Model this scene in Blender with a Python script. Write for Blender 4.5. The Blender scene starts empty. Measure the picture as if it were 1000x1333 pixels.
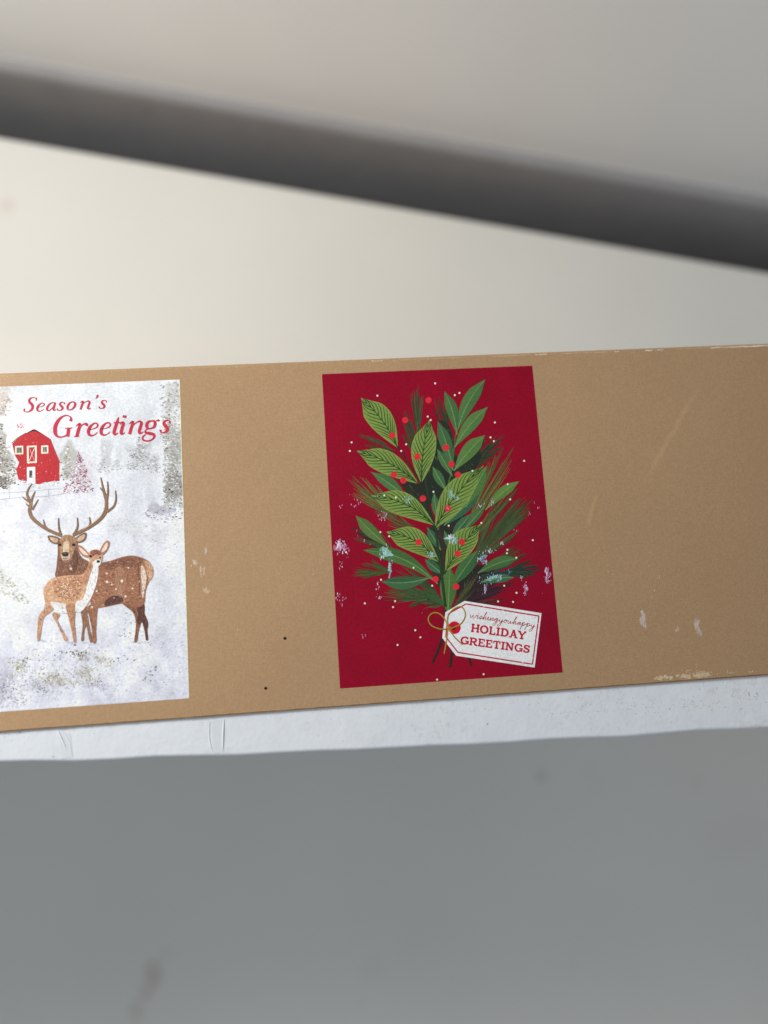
import bpy, bmesh, math, random
import numpy as np
from mathutils import Matrix, Vector

S = bpy.context.scene
H = 0.130                       # depth of the box: its printed side faces up, this high above the table

# ---------------------------------------------------------------- camera
RC = ((0.9950060393, -0.0670661731, 0.0739263836),
      (0.0542414945, 0.9850393062, 0.1635708581),
      (-0.0837904650, -0.1587441141, 0.9837578280))          # box axes -> camera axes
CAM = Vector((-0.010897229, -0.020645201, 0.127940981 + H))
FPX = 1083.778                                               # focal length for a picture 1000 wide
cd = bpy.data.cameras.new('camera'); cam = bpy.data.objects.new('camera', cd)
S.collection.objects.link(cam); S.camera = cam
m = Matrix(RC).transposed().to_4x4(); m.translation = CAM
cam.matrix_world = m
cd.sensor_fit = 'HORIZONTAL'; cd.sensor_width = 24.0; cd.lens = 24.0 * FPX / 1000
cd.clip_start = 0.005; cd.clip_end = 20
cd.dof.use_dof = True; cd.dof.focus_distance = 0.1300; cd.dof.aperture_fstop = 8.0

# ---------------------------------------------------------------- light
w = bpy.data.worlds.new('World'); S.world = w; w.use_nodes = True
bg = w.node_tree.nodes['Background']
bg.inputs[0].default_value = (0.86, 0.925, 1.0, 1); bg.inputs[1].default_value = 0.36
def area(name, loc, target, sx, sy, power, col):
    l = bpy.data.lights.new(name, 'AREA'); l.shape = 'RECTANGLE'; l.size = sx; l.size_y = sy
    l.energy = power; l.color = col
    o = bpy.data.objects.new(name, l); S.collection.objects.link(o)
    o.location = loc
    o.rotation_euler = (Vector(target) - Vector(loc)).to_track_quat('-Z', 'Y').to_euler()
    return o
area('window_light', (-0.20, 0.100, H + 0.135), (0.0, 0.03, H), 0.08, 0.08, 0.68, (1.0, 0.985, 0.95))
S.view_settings.view_transform = 'Standard'; S.view_settings.look = 'None'
S.view_settings.exposure = 0.0; S.view_settings.gamma = 1.0
S.view_settings.use_curve_mapping = False
S.render.engine = 'CYCLES'

# ---------------------------------------------------------------- helpers
def ray(px, py):
    d = Vector(((px - 500) / FPX, (666.5 - py) / FPX, -1.0))
    return Matrix(RC).transposed() @ d
def on_plane(px, py, z):
    """where the thing seen at this spot of the photograph stands on a level plane"""
    d = ray(px, py); s = (z - CAM.z) / d.z
    p = CAM + d * s
    return p
def F(px, py):
    p = on_plane(px, py, H)
    return (p.x, p.y)
def lin(c):
    c = [x / 255.0 for x in c]
    return tuple(x / 12.92 if x <= .04045 else ((x + .055) / 1.055) ** 2.4 for x in c)
def link(o, parent=None):
    S.collection.objects.link(o); o.parent = parent; return o
def mesh_obj(name, verts, faces, mat, parent=None, smooth=False):
    me = bpy.data.meshes.new(name); me.from_pydata(verts, [], faces); me.update()
    me.materials.append(mat)
    if smooth: me.polygons.foreach_set('use_smooth', [True] * len(me.polygons))
    return link(bpy.data.objects.new(name, me), parent)
def bm_obj(name, bm, mat, parent=None, smooth=False):
    me = bpy.data.meshes.new(name); bm.to_mesh(me); bm.free(); me.materials.append(mat)
    if smooth: me.polygons.foreach_set('use_smooth', [True] * len(me.polygons))
    return link(bpy.data.objects.new(name, me), parent)
class NT:
    def __init__(s, name):
        s.m = bpy.data.materials.new(name); s.m.use_nodes = True
        s.t = s.m.node_tree; s.b = s.t.nodes['Principled BSDF']
        s.tc = s.t.nodes.new('ShaderNodeTexCoord')
        s.obj = s.tc.outputs['Object']
    def n(s, typ, **kw):
        x = s.t.nodes.new(typ)
        for k, v in kw.items(): setattr(x, k, v)
        return x
    def put(s, sock, v):
        if isinstance(v, bpy.types.NodeSocket): s.t.links.new(v, sock)
        else:
            if hasattr(sock.default_value, '__len__') and len(sock.default_value) == 4 and len(v) == 3: v = (*v, 1)
            sock.default_value = v
    def noise(s, scale, detail=4, rough=.55, vec=None):
        x = s.n('ShaderNodeTexNoise'); s.put(x.inputs['Vector'], vec or s.obj)
        x.inputs['Scale'].default_value = scale; x.inputs['Detail'].default_value = detail
        x.inputs['Roughness'].default_value = rough
        return x.outputs['Fac']
    def ramp(s, v, a, b, lo=0., hi=1.):
        x = s.n('ShaderNodeMapRange'); x.interpolation_type = 'SMOOTHSTEP'
        s.put(x.inputs[0], v)
        for i, q in enumerate((a, b, lo, hi)): x.inputs[i + 1].default_value = q
        return x.outputs[0]
    def math(s, op, a, b=0.):
        x = s.n('ShaderNodeMath', operation=op); s.put(x.inputs[0], a); s.put(x.inputs[1], b)
        return x.outputs[0]
    def vmath(s, op, a, b):
        x = s.n('ShaderNodeVectorMath', operation=op); s.put(x.inputs[0], a); s.put(x.inputs[1], b)
        return x
    def mix(s, f, a, b, mode='MIX'):
        x = s.n('ShaderNodeMix', data_type='RGBA', blend_type=mode)
        s.put(x.inputs[0], f); s.put(x.inputs[6], a); s.put(x.inputs[7], b)
        return x.outputs[2]
    def bump(s, h, strength, dist):
        x = s.n('ShaderNodeBump'); s.put(x.inputs['Height'], h)
        x.inputs['Strength'].default_value = strength; x.inputs['Distance'].default_value = dist
        prev = s.b.inputs['Normal'].links
        if prev: s.t.links.new(prev[0].from_socket, x.inputs['Normal'])
        s.t.links.new(x.outputs[0], s.b.inputs['Normal'])
    def done(s, col, rough=.5, spec=.4):
        s.put(s.b.inputs['Base Color'], col); s.put(s.b.inputs['Roughness'], rough)
        s.put(s.b.inputs['Specular IOR Level'], spec)
        return s.m
    def spot(s, centre, r0, r1, stretch=(1, 1, 1), wob=0.0):
        """mask, 1 at a mark's centre and 0 outside it"""
        v = s.vmath('SUBTRACT', s.obj, centre).outputs[0]
        v = s.vmath('MULTIPLY', v, stretch).outputs[0]
        ln = s.n('ShaderNodeVectorMath', operation='LENGTH'); s.put(ln.inputs[0], v)
        d = ln.outputs['Value']
        if wob: d = s.math('ADD', d, s.math('MULTIPLY', s.math('SUBTRACT', s.noise(180, 3), .5), wob))
        return s.ramp(d, r0, r1, 1., 0.)

# ---------------------------------------------------------------- table and wall behind it
E0 = on_plane(-40, 171, 0); E1 = on_plane(1040, 361.5, 0)     # back edge of the table
ed = (E1 - E0).normalized(); en = Vector((-ed.y, ed.x, 0))     # along the edge, and out over it
def edge_pt(a, n, z): 
    q = E0 + ed * a + en * n; return (q.x, q.y, z)
GAP = 0.0228
def stain_table():
    t = NT('table_paint')
    c = t.mix(t.ramp(t.noise(9, 3), .35, .7), (.80, .787, .73), (.765, .752, .695))
    c = t.mix(t.math('MULTIPLY', t.ramp(t.noise(55, 4), .62, .8), .10), c, (.50, .44, .38))
    for px, py, r, st, amt, col in ((200, 1268, .0040, (1, .72, 1), .30, (.36, .22, .18)), (190, 1292, .0032, (1, .8, 1), .22, (.40, .28, .22)),
                           (178, 1316, .0034, (1, .75, 1), .22, (.40, .33, .26)), (705, 1010, .0030, (1, 1, 1), .18, (.34, .26, .22)),
                           (485, 1262, .006, (1, 1, 1), .05, (.36, .28, .24)), (955, 1090, .011, (.6, 1, 1), .06, (.4, .36, .3)), (10, 268, .004, (1, 1, 1), .25, (.6, .42, .36))):
        p = on_plane(px, py, 0)
        c = t.mix(t.math('MULTIPLY', t.spot((p.x, p.y, 0), r * .2, r, st, .002), amt), c, col)
    t.bump(t.noise(700, 3), .08, .0004)
    return t.done(c, .42, .35)
def wall_mat():
    t = NT('wall_paint')
    c = t.mix(t.ramp(t.noise(12, 3), .3, .7), (.87, .88, .875), (.84, .85, .845))
    t.bump(t.noise(420, 4), .15, .0006)
    return t.done(c, .55, .3)
def wall_hit(px, py):
    d = ray(px, py); o = Vector(edge_pt(0, GAP, 0))
    s = (o - CAM).dot(en) / d.dot(en)
    return tuple(CAM + d * s)
TABLE_MAT = stain_table(); WALL_MAT = wall_mat()
def prism(name, prof, a0, a1, mat, smooth=False):
    """profile in (n, z) run along the table edge from a0 to a1"""
    v = [edge_pt(a, n, z) for a in (a0, a1) for n, z in prof]; k = len(prof)
    f = [(i, (i + 1) % k, (i + 1) % k + k, i + k) for i in range(k)]
    f += [tuple(reversed(range(k))), tuple(range(k, 2 * k))]
    o = mesh_obj(name, v, f, mat)
    bm = bmesh.new(); bm.from_mesh(o.data); bmesh.ops.recalc_face_normals(bm, faces=bm.faces); bm.to_mesh(o.data); bm.free()
    return o
rr = .0012
prof = [(-.62, 0)] + [(-rr + rr * math.sin(t * math.pi / 12), -rr + rr * math.cos(t * math.pi / 12)) for t in range(7)] + [(0, -.16), (-.62, -.16)]
table = prism('table', prof, -.55, .75, TABLE_MAT); table['kind'] = 'structure'
wall = prism('wall', [(GAP, -.16), (GAP, .13), (GAP + .03, .13), (GAP + .03, -.16)], -.06, .75, WALL_MAT); wall['kind'] = 'structure'

STRIP_TOP = wall_hit(150, 102)[2]
t = NT('gap_shade_grey')
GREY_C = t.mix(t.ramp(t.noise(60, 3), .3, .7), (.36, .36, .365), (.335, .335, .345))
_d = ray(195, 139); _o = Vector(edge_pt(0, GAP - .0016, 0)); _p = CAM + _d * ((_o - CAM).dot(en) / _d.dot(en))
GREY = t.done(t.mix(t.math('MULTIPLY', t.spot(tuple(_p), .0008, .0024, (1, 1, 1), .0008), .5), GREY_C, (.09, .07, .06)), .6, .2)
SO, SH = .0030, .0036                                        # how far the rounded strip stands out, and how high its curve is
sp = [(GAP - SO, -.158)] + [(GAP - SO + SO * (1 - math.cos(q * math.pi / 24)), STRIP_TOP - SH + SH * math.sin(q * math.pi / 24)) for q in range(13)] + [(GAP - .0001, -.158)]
strip = prism('gap_shade_strip', sp, -.055, .745, GREY)  # added strip, its dark grey stands in for shade between table and wall
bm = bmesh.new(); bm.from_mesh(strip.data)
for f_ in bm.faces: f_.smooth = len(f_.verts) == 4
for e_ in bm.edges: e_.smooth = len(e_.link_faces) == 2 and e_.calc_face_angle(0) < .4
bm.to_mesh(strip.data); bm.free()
strip.parent = wall; strip['label'] = 'dark grey rounded strip standing in for shade at the foot of the pale wall'
# dark sheet added on the table's unseen back edge, to darken the gap
t = NT('gap_darkener')
GAP_DARK = t.done(t.mix(t.ramp(t.noise(900, 4), .35, .65), (.10, .075, .05), (.16, .12, .08)), .8, .2)
gap_dark_sheet = prism('gap_dark_sheet', [(.0001, -.158), (.0001, -.0030), (.0006, -.0030), (.0006, -.158)], -.545, .745, GAP_DARK)
gap_dark_sheet.parent = table

# ---------------------------------------------------------------- print on the lid: flat coloured shapes laid on the paper
LAY = 2e-7
def ink_material(name, gain=1.0, rough=.48, spec=.16, fibre=.7):
    t = NT(name)
    a = t.n('ShaderNodeAttribute', attribute_name='ink').outputs['Color']
    v = t.vmath('MULTIPLY', t.obj, (1, 1, 0)).outputs[0]
    g = t.ramp(t.noise(2600, 2, .6, v), .25, .75, 1 - .16 * fibre, 1 + .16 * fibre)
    g2 = t.ramp(t.noise(260, 3, .5, v), .25, .75, 1 - .07 * fibre, 1 + .07 * fibre)
    c = t.mix(1.0, a, t.math('MULTIPLY', g, g2), 'MULTIPLY')
    t.bump(t.noise(1500, 3, .5, v), .10, .0002)
    return t.done(c, rough, spec)
INK = ink_material('printed_ink')

def cr(pts, n=6, closed=False):
    """Catmull-Rom through points of any dimension"""
    P = [np.array(p, float) for p in pts]; out = []
    k = len(P)
    rng = range(k) if closed else range(k - 1)
    for i in rng:
        if closed: a, b, c, d = P[i - 1], P[i], P[(i + 1) % k], P[(i + 2) % k]
        else: a, b, c, d = P[max(i - 1, 0)], P[i], P[i + 1], P[min(i + 2, k - 1)]
        for j in range(n):
            s = j / n
            out.append(.5 * (2 * b + (c - a) * s + (2 * a - 5 * b + 4 * c - d) * s * s + (3 * b - a - 3 * c + d) * s ** 3))
    if not closed: out.append(P[-1])
    return out
def inside(poly, x, y):
    c = False; j = len(poly) - 1
    for i in range(len(poly)):
        xi, yi = poly[i][0], poly[i][1]; xj, yj = poly[j][0], poly[j][1]
        if (yi > y) != (yj > y) and x < (xj - xi) * (y - yi) / (yj - yi) + xi: c = not c
        j = i
    return c
def jit(c, a, rnd): 
    k = 1 + rnd.uniform(-a, a); return tuple(max(0, min(255, x * k + rnd.uniform(-a, a) * 30)) for x in c)

class Art:
    """shapes given where they are seen in the photograph, laid on the plane z of the box's upper side"""
    def __init__(s, z=None, gain=1.0, tilt=None, seed=1):
        s.v = []; s.f = []; s.c = []; s.z = H if z is None else z; s.base = 4e-7; s.cnt = 0; s.gain = gain; s.r = random.Random(seed)
        s.tf = tilt or (lambda x, y: (x, y)); s.clip = lambda x, y: True; s.grey = 0.
    STEP = 4e-8; CAP = 16                 # ink films: each shape a hair above the one before it
    def up(s, n=1): s.base += min(s.cnt, s.CAP) * s.STEP; s.cnt = 0
    def zz(s):
        s.cnt += 1; return s.z + s.base + ((s.cnt - 1) % s.CAP) * s.STEP
    def quadmesh(s, pts, faces, cols):
        z = s.zz(); b = len(s.v)
        for x, y in pts:
            p = on_plane(*s.tf(x, y), s.z); s.v.append((p.x, p.y, z))
        for f, c in zip(faces, cols):
            s.f.append(tuple(b + i for i in f)); s.c.append(c)
    def poly(s, pts, col):
        z = s.zz(); b = len(s.v)
        q = []
        for p in pts:
            w = on_plane(*s.tf(p[0], p[1]), s.z); q.append((w.x, w.y, z))
        area2 = sum(q[i - 1][0] * q[i][1] - q[i][0] * q[i - 1][1] for i in range(len(q)))
        if area2 < 0: q.reverse()
        s.v += q; s.f.append(tuple(range(b, b + len(q)))); s.c.append(col)
    def blob(s, pts, col, n=5): s.poly(cr(pts, n, True), col)
    def dot(s, x, y, r, col, n=12, ry=None, a=0):
        ry = ry or r; ca, sa = math.cos(a), math.sin(a)
        s.poly([(x + r * math.cos(t) * ca - ry * math.sin(t) * sa, y + r * math.cos(t) * sa + ry * math.sin(t) * ca) for t in [2 * math.pi * i / n for i in range(n)]], col)
    def stroke(s, pts, col, w=None, n=6, smooth=True):
        """pts (x, y) or (x, y, width); a ribbon of quads"""
        P = [(p[0], p[1], p[2] if len(p) > 2 else w) for p in pts]
        if smooth and len(P) > 2: P = cr(P, n)
        L = []; R = []
        for i, p in enumerate(P):
            a = P[max(i - 1, 0)]; b = P[min(i + 1, len(P) - 1)]
            dx, dy = b[0] - a[0], b[1] - a[1]; l = math.hypot(dx, dy) or 1
            h = p[2] / 2
            L.append((p[0] - dy / l * h, p[1] + dx / l * h)); R.append((p[0] + dy / l * h, p[1] - dx / l * h))
        k = len(P)
        s.quadmesh(L + R, [(i, i + 1, k + i + 1, k + i) for i in range(k - 1)], [col] * (k - 1))
    def hairs(s, poly, n, col, ang, ln, w=1.0, j=.18, sp=.5):
        """short brush strokes inside an outline"""
        xs = [p[0] for p in poly]; ys = [p[1] for p in poly]; g = 0; tries = 0
        while g < n and tries < n * 12:
            tries += 1
            x = s.r.uniform(min(xs), max(xs)); y = s.r.uniform(min(ys), max(ys))
            if not inside(poly, x, y) or not s.clip(x, y): continue
            a = ang + s.r.uniform(-sp, sp); l = ln * s.r.uniform(.5, 1.2) / 2
            ex, ey = math.cos(a) * l, math.sin(a) * l
            if not (inside(poly, x + ex, y + ey) and inside(poly, x - ex, y - ey)): continue
            c = jit(col[s.r.randrange(len(col))] if isinstance(col, list) else col, j, s.r)
            h = w * s.r.uniform(.5, 1.1) / 2; px, py = -math.sin(a) * h, math.cos(a) * h
            s.poly([(x - ex, y - ey), (x + px, y + py), (x + ex, y + ey), (x - px, y - py)], c); g += 1
    def specks(s, poly, n, col, r0, r1, j=.15, asp=.6):
        xs = [p[0] for p in poly]; ys = [p[1] for p in poly]; g = 0; tries = 0
        while g < n and tries < n * 15:
            tries += 1
            x = s.r.uniform(min(xs), max(xs)); y = s.r.uniform(min(ys), max(ys))
            if not inside(poly, x, y) or not s.clip(x, y): continue
            r = s.r.uniform(r0, r1); a = s.r.uniform(0, 6.28)
            c = jit(col[s.r.randrange(len(col))] if isinstance(col, list) else col, j, s.r)
            pts = [(x + r * s.r.uniform(.6, 1.2) * math.cos(a + t * 1.2566), y + asp * r * s.r.uniform(.6, 1.2) * math.sin(a + t * 1.2566)) for t in range(5)]
            s.poly(pts, c); g += 1
    def build(s, name, parent, mat=None):
        o = mesh_obj(name, s.v, s.f, mat or INK, parent)
        me = o.data; at = me.attributes.new('ink', 'FLOAT_COLOR', 'FACE')
        buf = np.ones((len(s.f), 4), np.float32)
        L_ = np.array([lin(c) for c in s.c]) * s.gain
        buf[:, :3] = L_ + (L_.mean(axis=1)[:, None] - L_) * s.grey
        buf[:, :3] = np.minimum(buf[:, :3], .9)
        at.data.foreach_set('color', buf.ravel())
        bm = bmesh.new(); bm.from_mesh(me)
        bmesh.ops.triangulate(bm, faces=[f for f in bm.faces if len(f.verts) > 4])
        for f in bm.faces:
            if f.normal.z < 0: f.normal_flip()
        bm.to_mesh(me); bm.free()
        return o

# lettering: strokes (x, y, width) in units of the letter's own height, y up
def arc(cx, cy, rx, ry, a0, a1, w, n=10, w1=None, wm=None):
    out = []
    for i in range(n + 1):
        s = i / n; a = math.radians(a0 + (a1 - a0) * s)
        if wm is None: ww = w if w1 is None else w + (w1 - w) * s
        else: ww = w + (wm - w) * abs(math.cos(a))
        out.append((cx + rx * math.cos(a), cy + ry * math.sin(a), ww))
    return out
T = .19; U = .15; SV = .34
def slab(x, y, w=SV): return [(x - w / 2, y, U), (x + w / 2, y, U)]
def stem(x, y0=0, y1=1): return [(x, y0, T), (x, y1, T)]
SLABS = {
 'H': (.98, [stem(.2), stem(.78), [(.2, .5, U), (.78, .5, U)], slab(.2, .07), slab(.2, .93), slab(.78, .07), slab(.78, .93)]),
 'O': (1.02, [arc(.5, .5, .38, .43, 0, 360, U, 22, wm=.2)]),
 'L': (.80, [stem(.22), slab(.2, .93), [(.04, .07, U), (.74, .07, U)], [(.69, .03, .13), (.69, .34, .12)]]),
 'I': (.50, [stem(.24), slab(.24, .07, .42), slab(.24, .93, .42)]),
 'D': (.98, [stem(.22), [(.04, .07, U), (.45, .07, U)], [(.04, .93, U), (.45, .93, U)], arc(.42, .5, .4, .43, -90, 90, U, 14, wm=.21)]),
 'A': (.98, [[(.2, 0, .15), (.47, 1, .15)], [(.47, 1, .2), (.78, 0, .2)], [(.28, .34, .13), (.68, .34, .13)], slab(.17, .07, .32), slab(.8, .07, .34), [(.34, .94, .13), (.52, .94, .13)]]),
 'Y': (.92, [[(.13, .95, .19), (.45, .45, .19)], [(.79, .95, .15), (.45, .45, .15)], stem(.45, 0, .5), slab(.45, .07, .4), slab(.14, .93, .3), slab(.78, .93, .28)]),
 'G': (1.0, [arc(.5, .5, .38, .43, 45, 320, U, 18, wm=.2), [(.86, 0.06, .17), (.86, .45, .17)], [(.55, .43, .13), (.98, .43, .13)], [(.8, .68, .12), (.8, .98, .12)]]),
 'R': (.98, [stem(.22), [(.04, .93, U), (.5, .93, U)], arc(.5, .71, .27, .22, -90, 90, U, 12, wm=.2), [(.2, .49, .13), (.52, .49, .13)], [(.48, .5, .19), (.76, .05, .19)], slab(.2, .07), slab(.84, .07, .26)]),
 'E': (.86, [stem(.22), [(.04, .93, U), (.74, .93, U)], [(.04, .07, U), (.78, .07, U)], [(.2, .5, .13), (.56, .5, .13)], [(.72, .66, .12), (.72, .97, .12)], [(.75, .03, .12), (.75, .34, .12)], [(.54, .38, .1), (.54, .63, .1)]]),
 'T': (.92, [stem(.44), [(.06, .93, U), (.82, .93, U)], [(.09, .62, .12), (.09, .97, .12)], [(.79, .62, .12), (.79, .97, .12)], slab(.44, .07, .42)]),
 'N': (1.04, [[(.2, 0, .15), (.2, 1, .15)], [(.8, 0, .15), (.8, 1, .15)], [(.18, .96, .2), (.8, .04, .2)], slab(.2, .07, .34), slab(.14, .93, .28), slab(.8, .93, .34)]),
 'S': (.82, [cr([(.68, .74, .17), (.6, .88, .15), (.4, .93, .15), (.2, .86, .18), (.17, .68, .2), (.36, .54, .2), (.58, .44, .2), (.66, .28, .2), (.56, .12, .17), (.36, .07, .15), (.18, .14, .16), (.12, .28, .16)], 3), [(.69, .68, .12), (.69, .98, .12)], [(.12, .02, .12), (.12, .34, .12)]]),
}
k_ = .055; K_ = .15                     # thin and thick of the italic
ITAL = {   # x-height 1 for small letters; slanted when drawn
 'S': (1.25, [cr([(1.0, 1.30, .10), (1.02, 1.45, .06), (.92, 1.60, .07), (.72, 1.68, .08), (.48, 1.62, .13), (.36, 1.40, .2), (.44, 1.14, .22), (.66, .90, .24), (.80, .62, .24), (.76, .28, .2), (.56, .06, .12), (.32, .0, .08), (.12, .08, .09), (.05, .26, .14), (.14, .36, .16)], 4), [(1.02, 1.68, .05), (1.02, 1.32, .12)]]),
 'G': (1.75, [cr([(1.40, 1.22, .18), (1.44, 1.40, .14), (1.32, 1.58, .07), (1.06, 1.68, .07), (.74, 1.62, .10), (.42, 1.34, .18), (.24, .90, .22), (.26, .44, .22), (.46, .1, .14), (.80, .0, .08), (1.12, .08, .08), (1.32, .2, .08)], 4), [(1.34, .02, .2), (1.34, .66, .2)], [(1.04, .68, .06), (1.62, .68, .06)]]),
 'e': (.92, [cr([(.17, .50, .05), (.42, .54, .05), (.66, .66, .08), (.70, .84, .10), (.56, .98, .08), (.36, .92, .1), (.18, .68, .17), (.12, .38, .2), (.2, .12, .16), (.4, .02, .1), (.6, .09, .06), (.76, .26, .05)], 4)]),
 'a': (1.06, [cr([(.74, .86, .08), (.56, .98, .08), (.32, .86, .12), (.14, .54, .18), (.12, .22, .18), (.26, .04, .12), (.46, .16, .08), (.66, .50, .08), (.74, .92, .06)], 4), cr([(.78, .98, .18), (.74, .5, .18), (.72, .16, .17), (.82, .03, .1), (.96, .16, .05)], 4)]),
 's': (.76, [cr([(.60, .72, .13), (.62, .86, .09), (.48, .98, .07), (.28, .92, .12), (.22, .74, .18), (.36, .54, .2), (.52, .34, .2), (.5, .12, .15), (.3, .02, .08), (.1, .08, .1), (.06, .26, .14)], 4)]),
 'o': (.98, [cr([(.5, .98, .08), (.26, .84, .14), (.12, .5, .2), (.16, .16, .17), (.36, .02, .08), (.62, .14, .13), (.78, .48, .2), (.74, .82, .17), (.5, .98, .08)], 4)]),
 'n': (1.16, [cr([(.02, .80, .05), (.14, .96, .08), (.24, .92, .16), (.2, .5, .18), (.16, 0, .18)], 4), cr([(.2, .55, .05), (.42, .86, .06), (.64, .98, .11), (.78, .84, .17), (.76, .46, .18), (.74, .14, .17), (.84, .03, .1), (1.0, .16, .05)], 4)]),
 "'": (.48, [cr([(.24, 1.62, .22), (.30, 1.52, .2), (.28, 1.36, .12), (.16, 1.22, .05)], 4)]),
 'r': (.86, [cr([(.02, .80, .05), (.14, .96, .08), (.26, .92, .17), (.22, .5, .19), (.18, 0, .19)], 4), cr([(.22, .52, .05), (.38, .84, .06), (.58, .98, .09), (.70, .92, .16), (.70, .80, .18)], 4), [(.0, .0, .06), (.34, .0, .06)]]),
 't': (.62, [cr([(.34, 1.38, .06), (.3, 1.0, .17), (.22, .5, .19), (.2, .16, .18), (.3, .03, .11), (.48, .14, .05)], 4), [(.06, .95, .07), (.56, .95, .07)]]),
 'i': (.58, [cr([(.02, .80, .05), (.14, .96, .08), (.26, .90, .17), (.22, .5, .19), (.2, .14, .18), (.3, .03, .1), (.46, .16, .05)], 4), [(.27, 1.30, .22), (.27, 1.50, .22)]]),
 'g': (1.05, [cr([(.5, .98, .08), (.28, .90, .15), (.2, .66, .19), (.3, .42, .14), (.52, .38, .08), (.74, .50, .15), (.78, .76, .18), (.68, .94, .13), (.5, .98, .08)], 4),
              cr([(.34, .40, .06), (.18, .24, .09), (.22, .08, .14), (.5, .0, .18), (.8, -.1, .17), (.86, -.32, .13), (.66, -.54, .09), (.34, -.58, .1), (.1, -.46, .12), (.06, -.24, .1), (.24, -.06, .06)], 4),
              cr([(.74, .88, .05), (.86, 1.0, .06), (1.0, 1.0, .13)], 3), [(.98, 1.0, .15), (1.02, .92, .15)]]),
}
def write(art, word, font, x, y, dx, dy, size, adv, col, slant=0.0, thick=1.0, up=None):
    """baseline from (x, y) along the unit (dx, dy); size = unit in picture pixels"""
    ux, uy = dx, dy; vx, vy = up or (dy, -dx)
    pen = 0.0
    for ch in word:
        w_, strokes = font[ch]
        for st in strokes:
            pts = []
            for p in st:
                a = pen + (p[0] + slant * p[1]) * size * adv; b = p[1] * size
                pts.append((x + ux * a + vx * b, y + uy * a + vy * b, p[2] * size * thick))
            art.stroke(pts, col, smooth=False)
        pen += w_ * size * adv
    return pen

# ---------------------------------------------------------------- the box: kraft lid over a white tray, lying on its long side
XL, XR, YT, YB, TH = -.215, .0715, .02512, -.02918, .00035
box = bpy.data.objects.new('card_box', None); link(box)
box['label'] = 'long kraft cardboard box with two printed Christmas cards and a white tray edge'
box['category'] = 'box'

def seg_dist(t, a, b):
    """distance to the segment a-b in the plane of the lid's side"""
    ax, ay = a; bx_, by = b; L = math.hypot(bx_ - ax, by - ay); dx, dy = (bx_ - ax) / L, (by - ay) / L
    v = t.vmath('SUBTRACT', t.obj, (ax, ay, H)).outputs[0]
    al = t.vmath('DOT_PRODUCT', v, (dx, dy, 0)).outputs['Value']
    ac = t.vmath('DOT_PRODUCT', v, (-dy, dx, 0)).outputs['Value']
    ends = t.math('MULTIPLY', t.ramp(al, 0, L * .3), t.ramp(al, L * .7, L, 1., 0.))
    return ac, ends
def kraft_mat():
    t = NT('kraft_board')
    flat = t.vmath('MULTIPLY', t.obj, (1, 1, .02)).outputs[0]
    c = t.mix(t.ramp(t.noise(22, 4, .6, flat), .3, .7), (.490, .306, .161), (.450, .282, .150))
    c = t.mix(t.math('MULTIPLY', t.ramp(t.noise(140, 4, .6, flat), .4, .75), .45), c, (.45, .276, .148))
    # printed screen: fine crossed dots turned 45 degrees
    sep = t.n('ShaderNodeSeparateXYZ'); t.put(sep.inputs[0], flat)
    u = t.math('SINE', t.math('MULTIPLY', t.math('ADD', sep.outputs[0], sep.outputs[1]), 11000.))
    v = t.math('SINE', t.math('MULTIPLY', t.math('SUBTRACT', sep.outputs[0], sep.outputs[1]), 11000.))
    scr = t.math('MULTIPLY', u, v)
    grain = t.math('ADD', t.math('MULTIPLY', scr, .06), t.ramp(t.noise(3200, 2, .7, flat), .2, .8, .90, 1.10))
    c = t.mix(1., c, grain, 'MULTIPLY')
    # rubbed spots where the print has gone
    m_ = t.math('MULTIPLY', t.ramp(t.noise(520, 5, .7, flat), .70, .76), t.ramp(t.noise(60, 3, .5, flat), .5, .62))
    c = t.mix(t.math('MULTIPLY', m_, .45), c, (.66, .55, .42))
    t.bump(t.noise(34, 3, .5, flat), .16, .0016)
    t.bump(t.noise(900, 4, .6, flat), .12, .00025)
    for a, b, wd, dp in (((920, 488), (835, 632), .00055, 1.0), ((777, 640), (764, 690), .0004, .9), ((868, 590), (820, 650), .0012, .3)):
        ac, ends = seg_dist(t, F(*a), F(*b))
        wob = t.math('MULTIPLY', t.math('SUBTRACT', t.noise(120, 2, .5, flat), .5), .0016)
        h = t.ramp(t.math('ADD', ac, wob), -wd, wd)
        t.bump(t.math('MULTIPLY', h, ends), dp * .44, .00020)
    return t.done(c, .46, .35)
KRAFT = kraft_mat()

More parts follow.
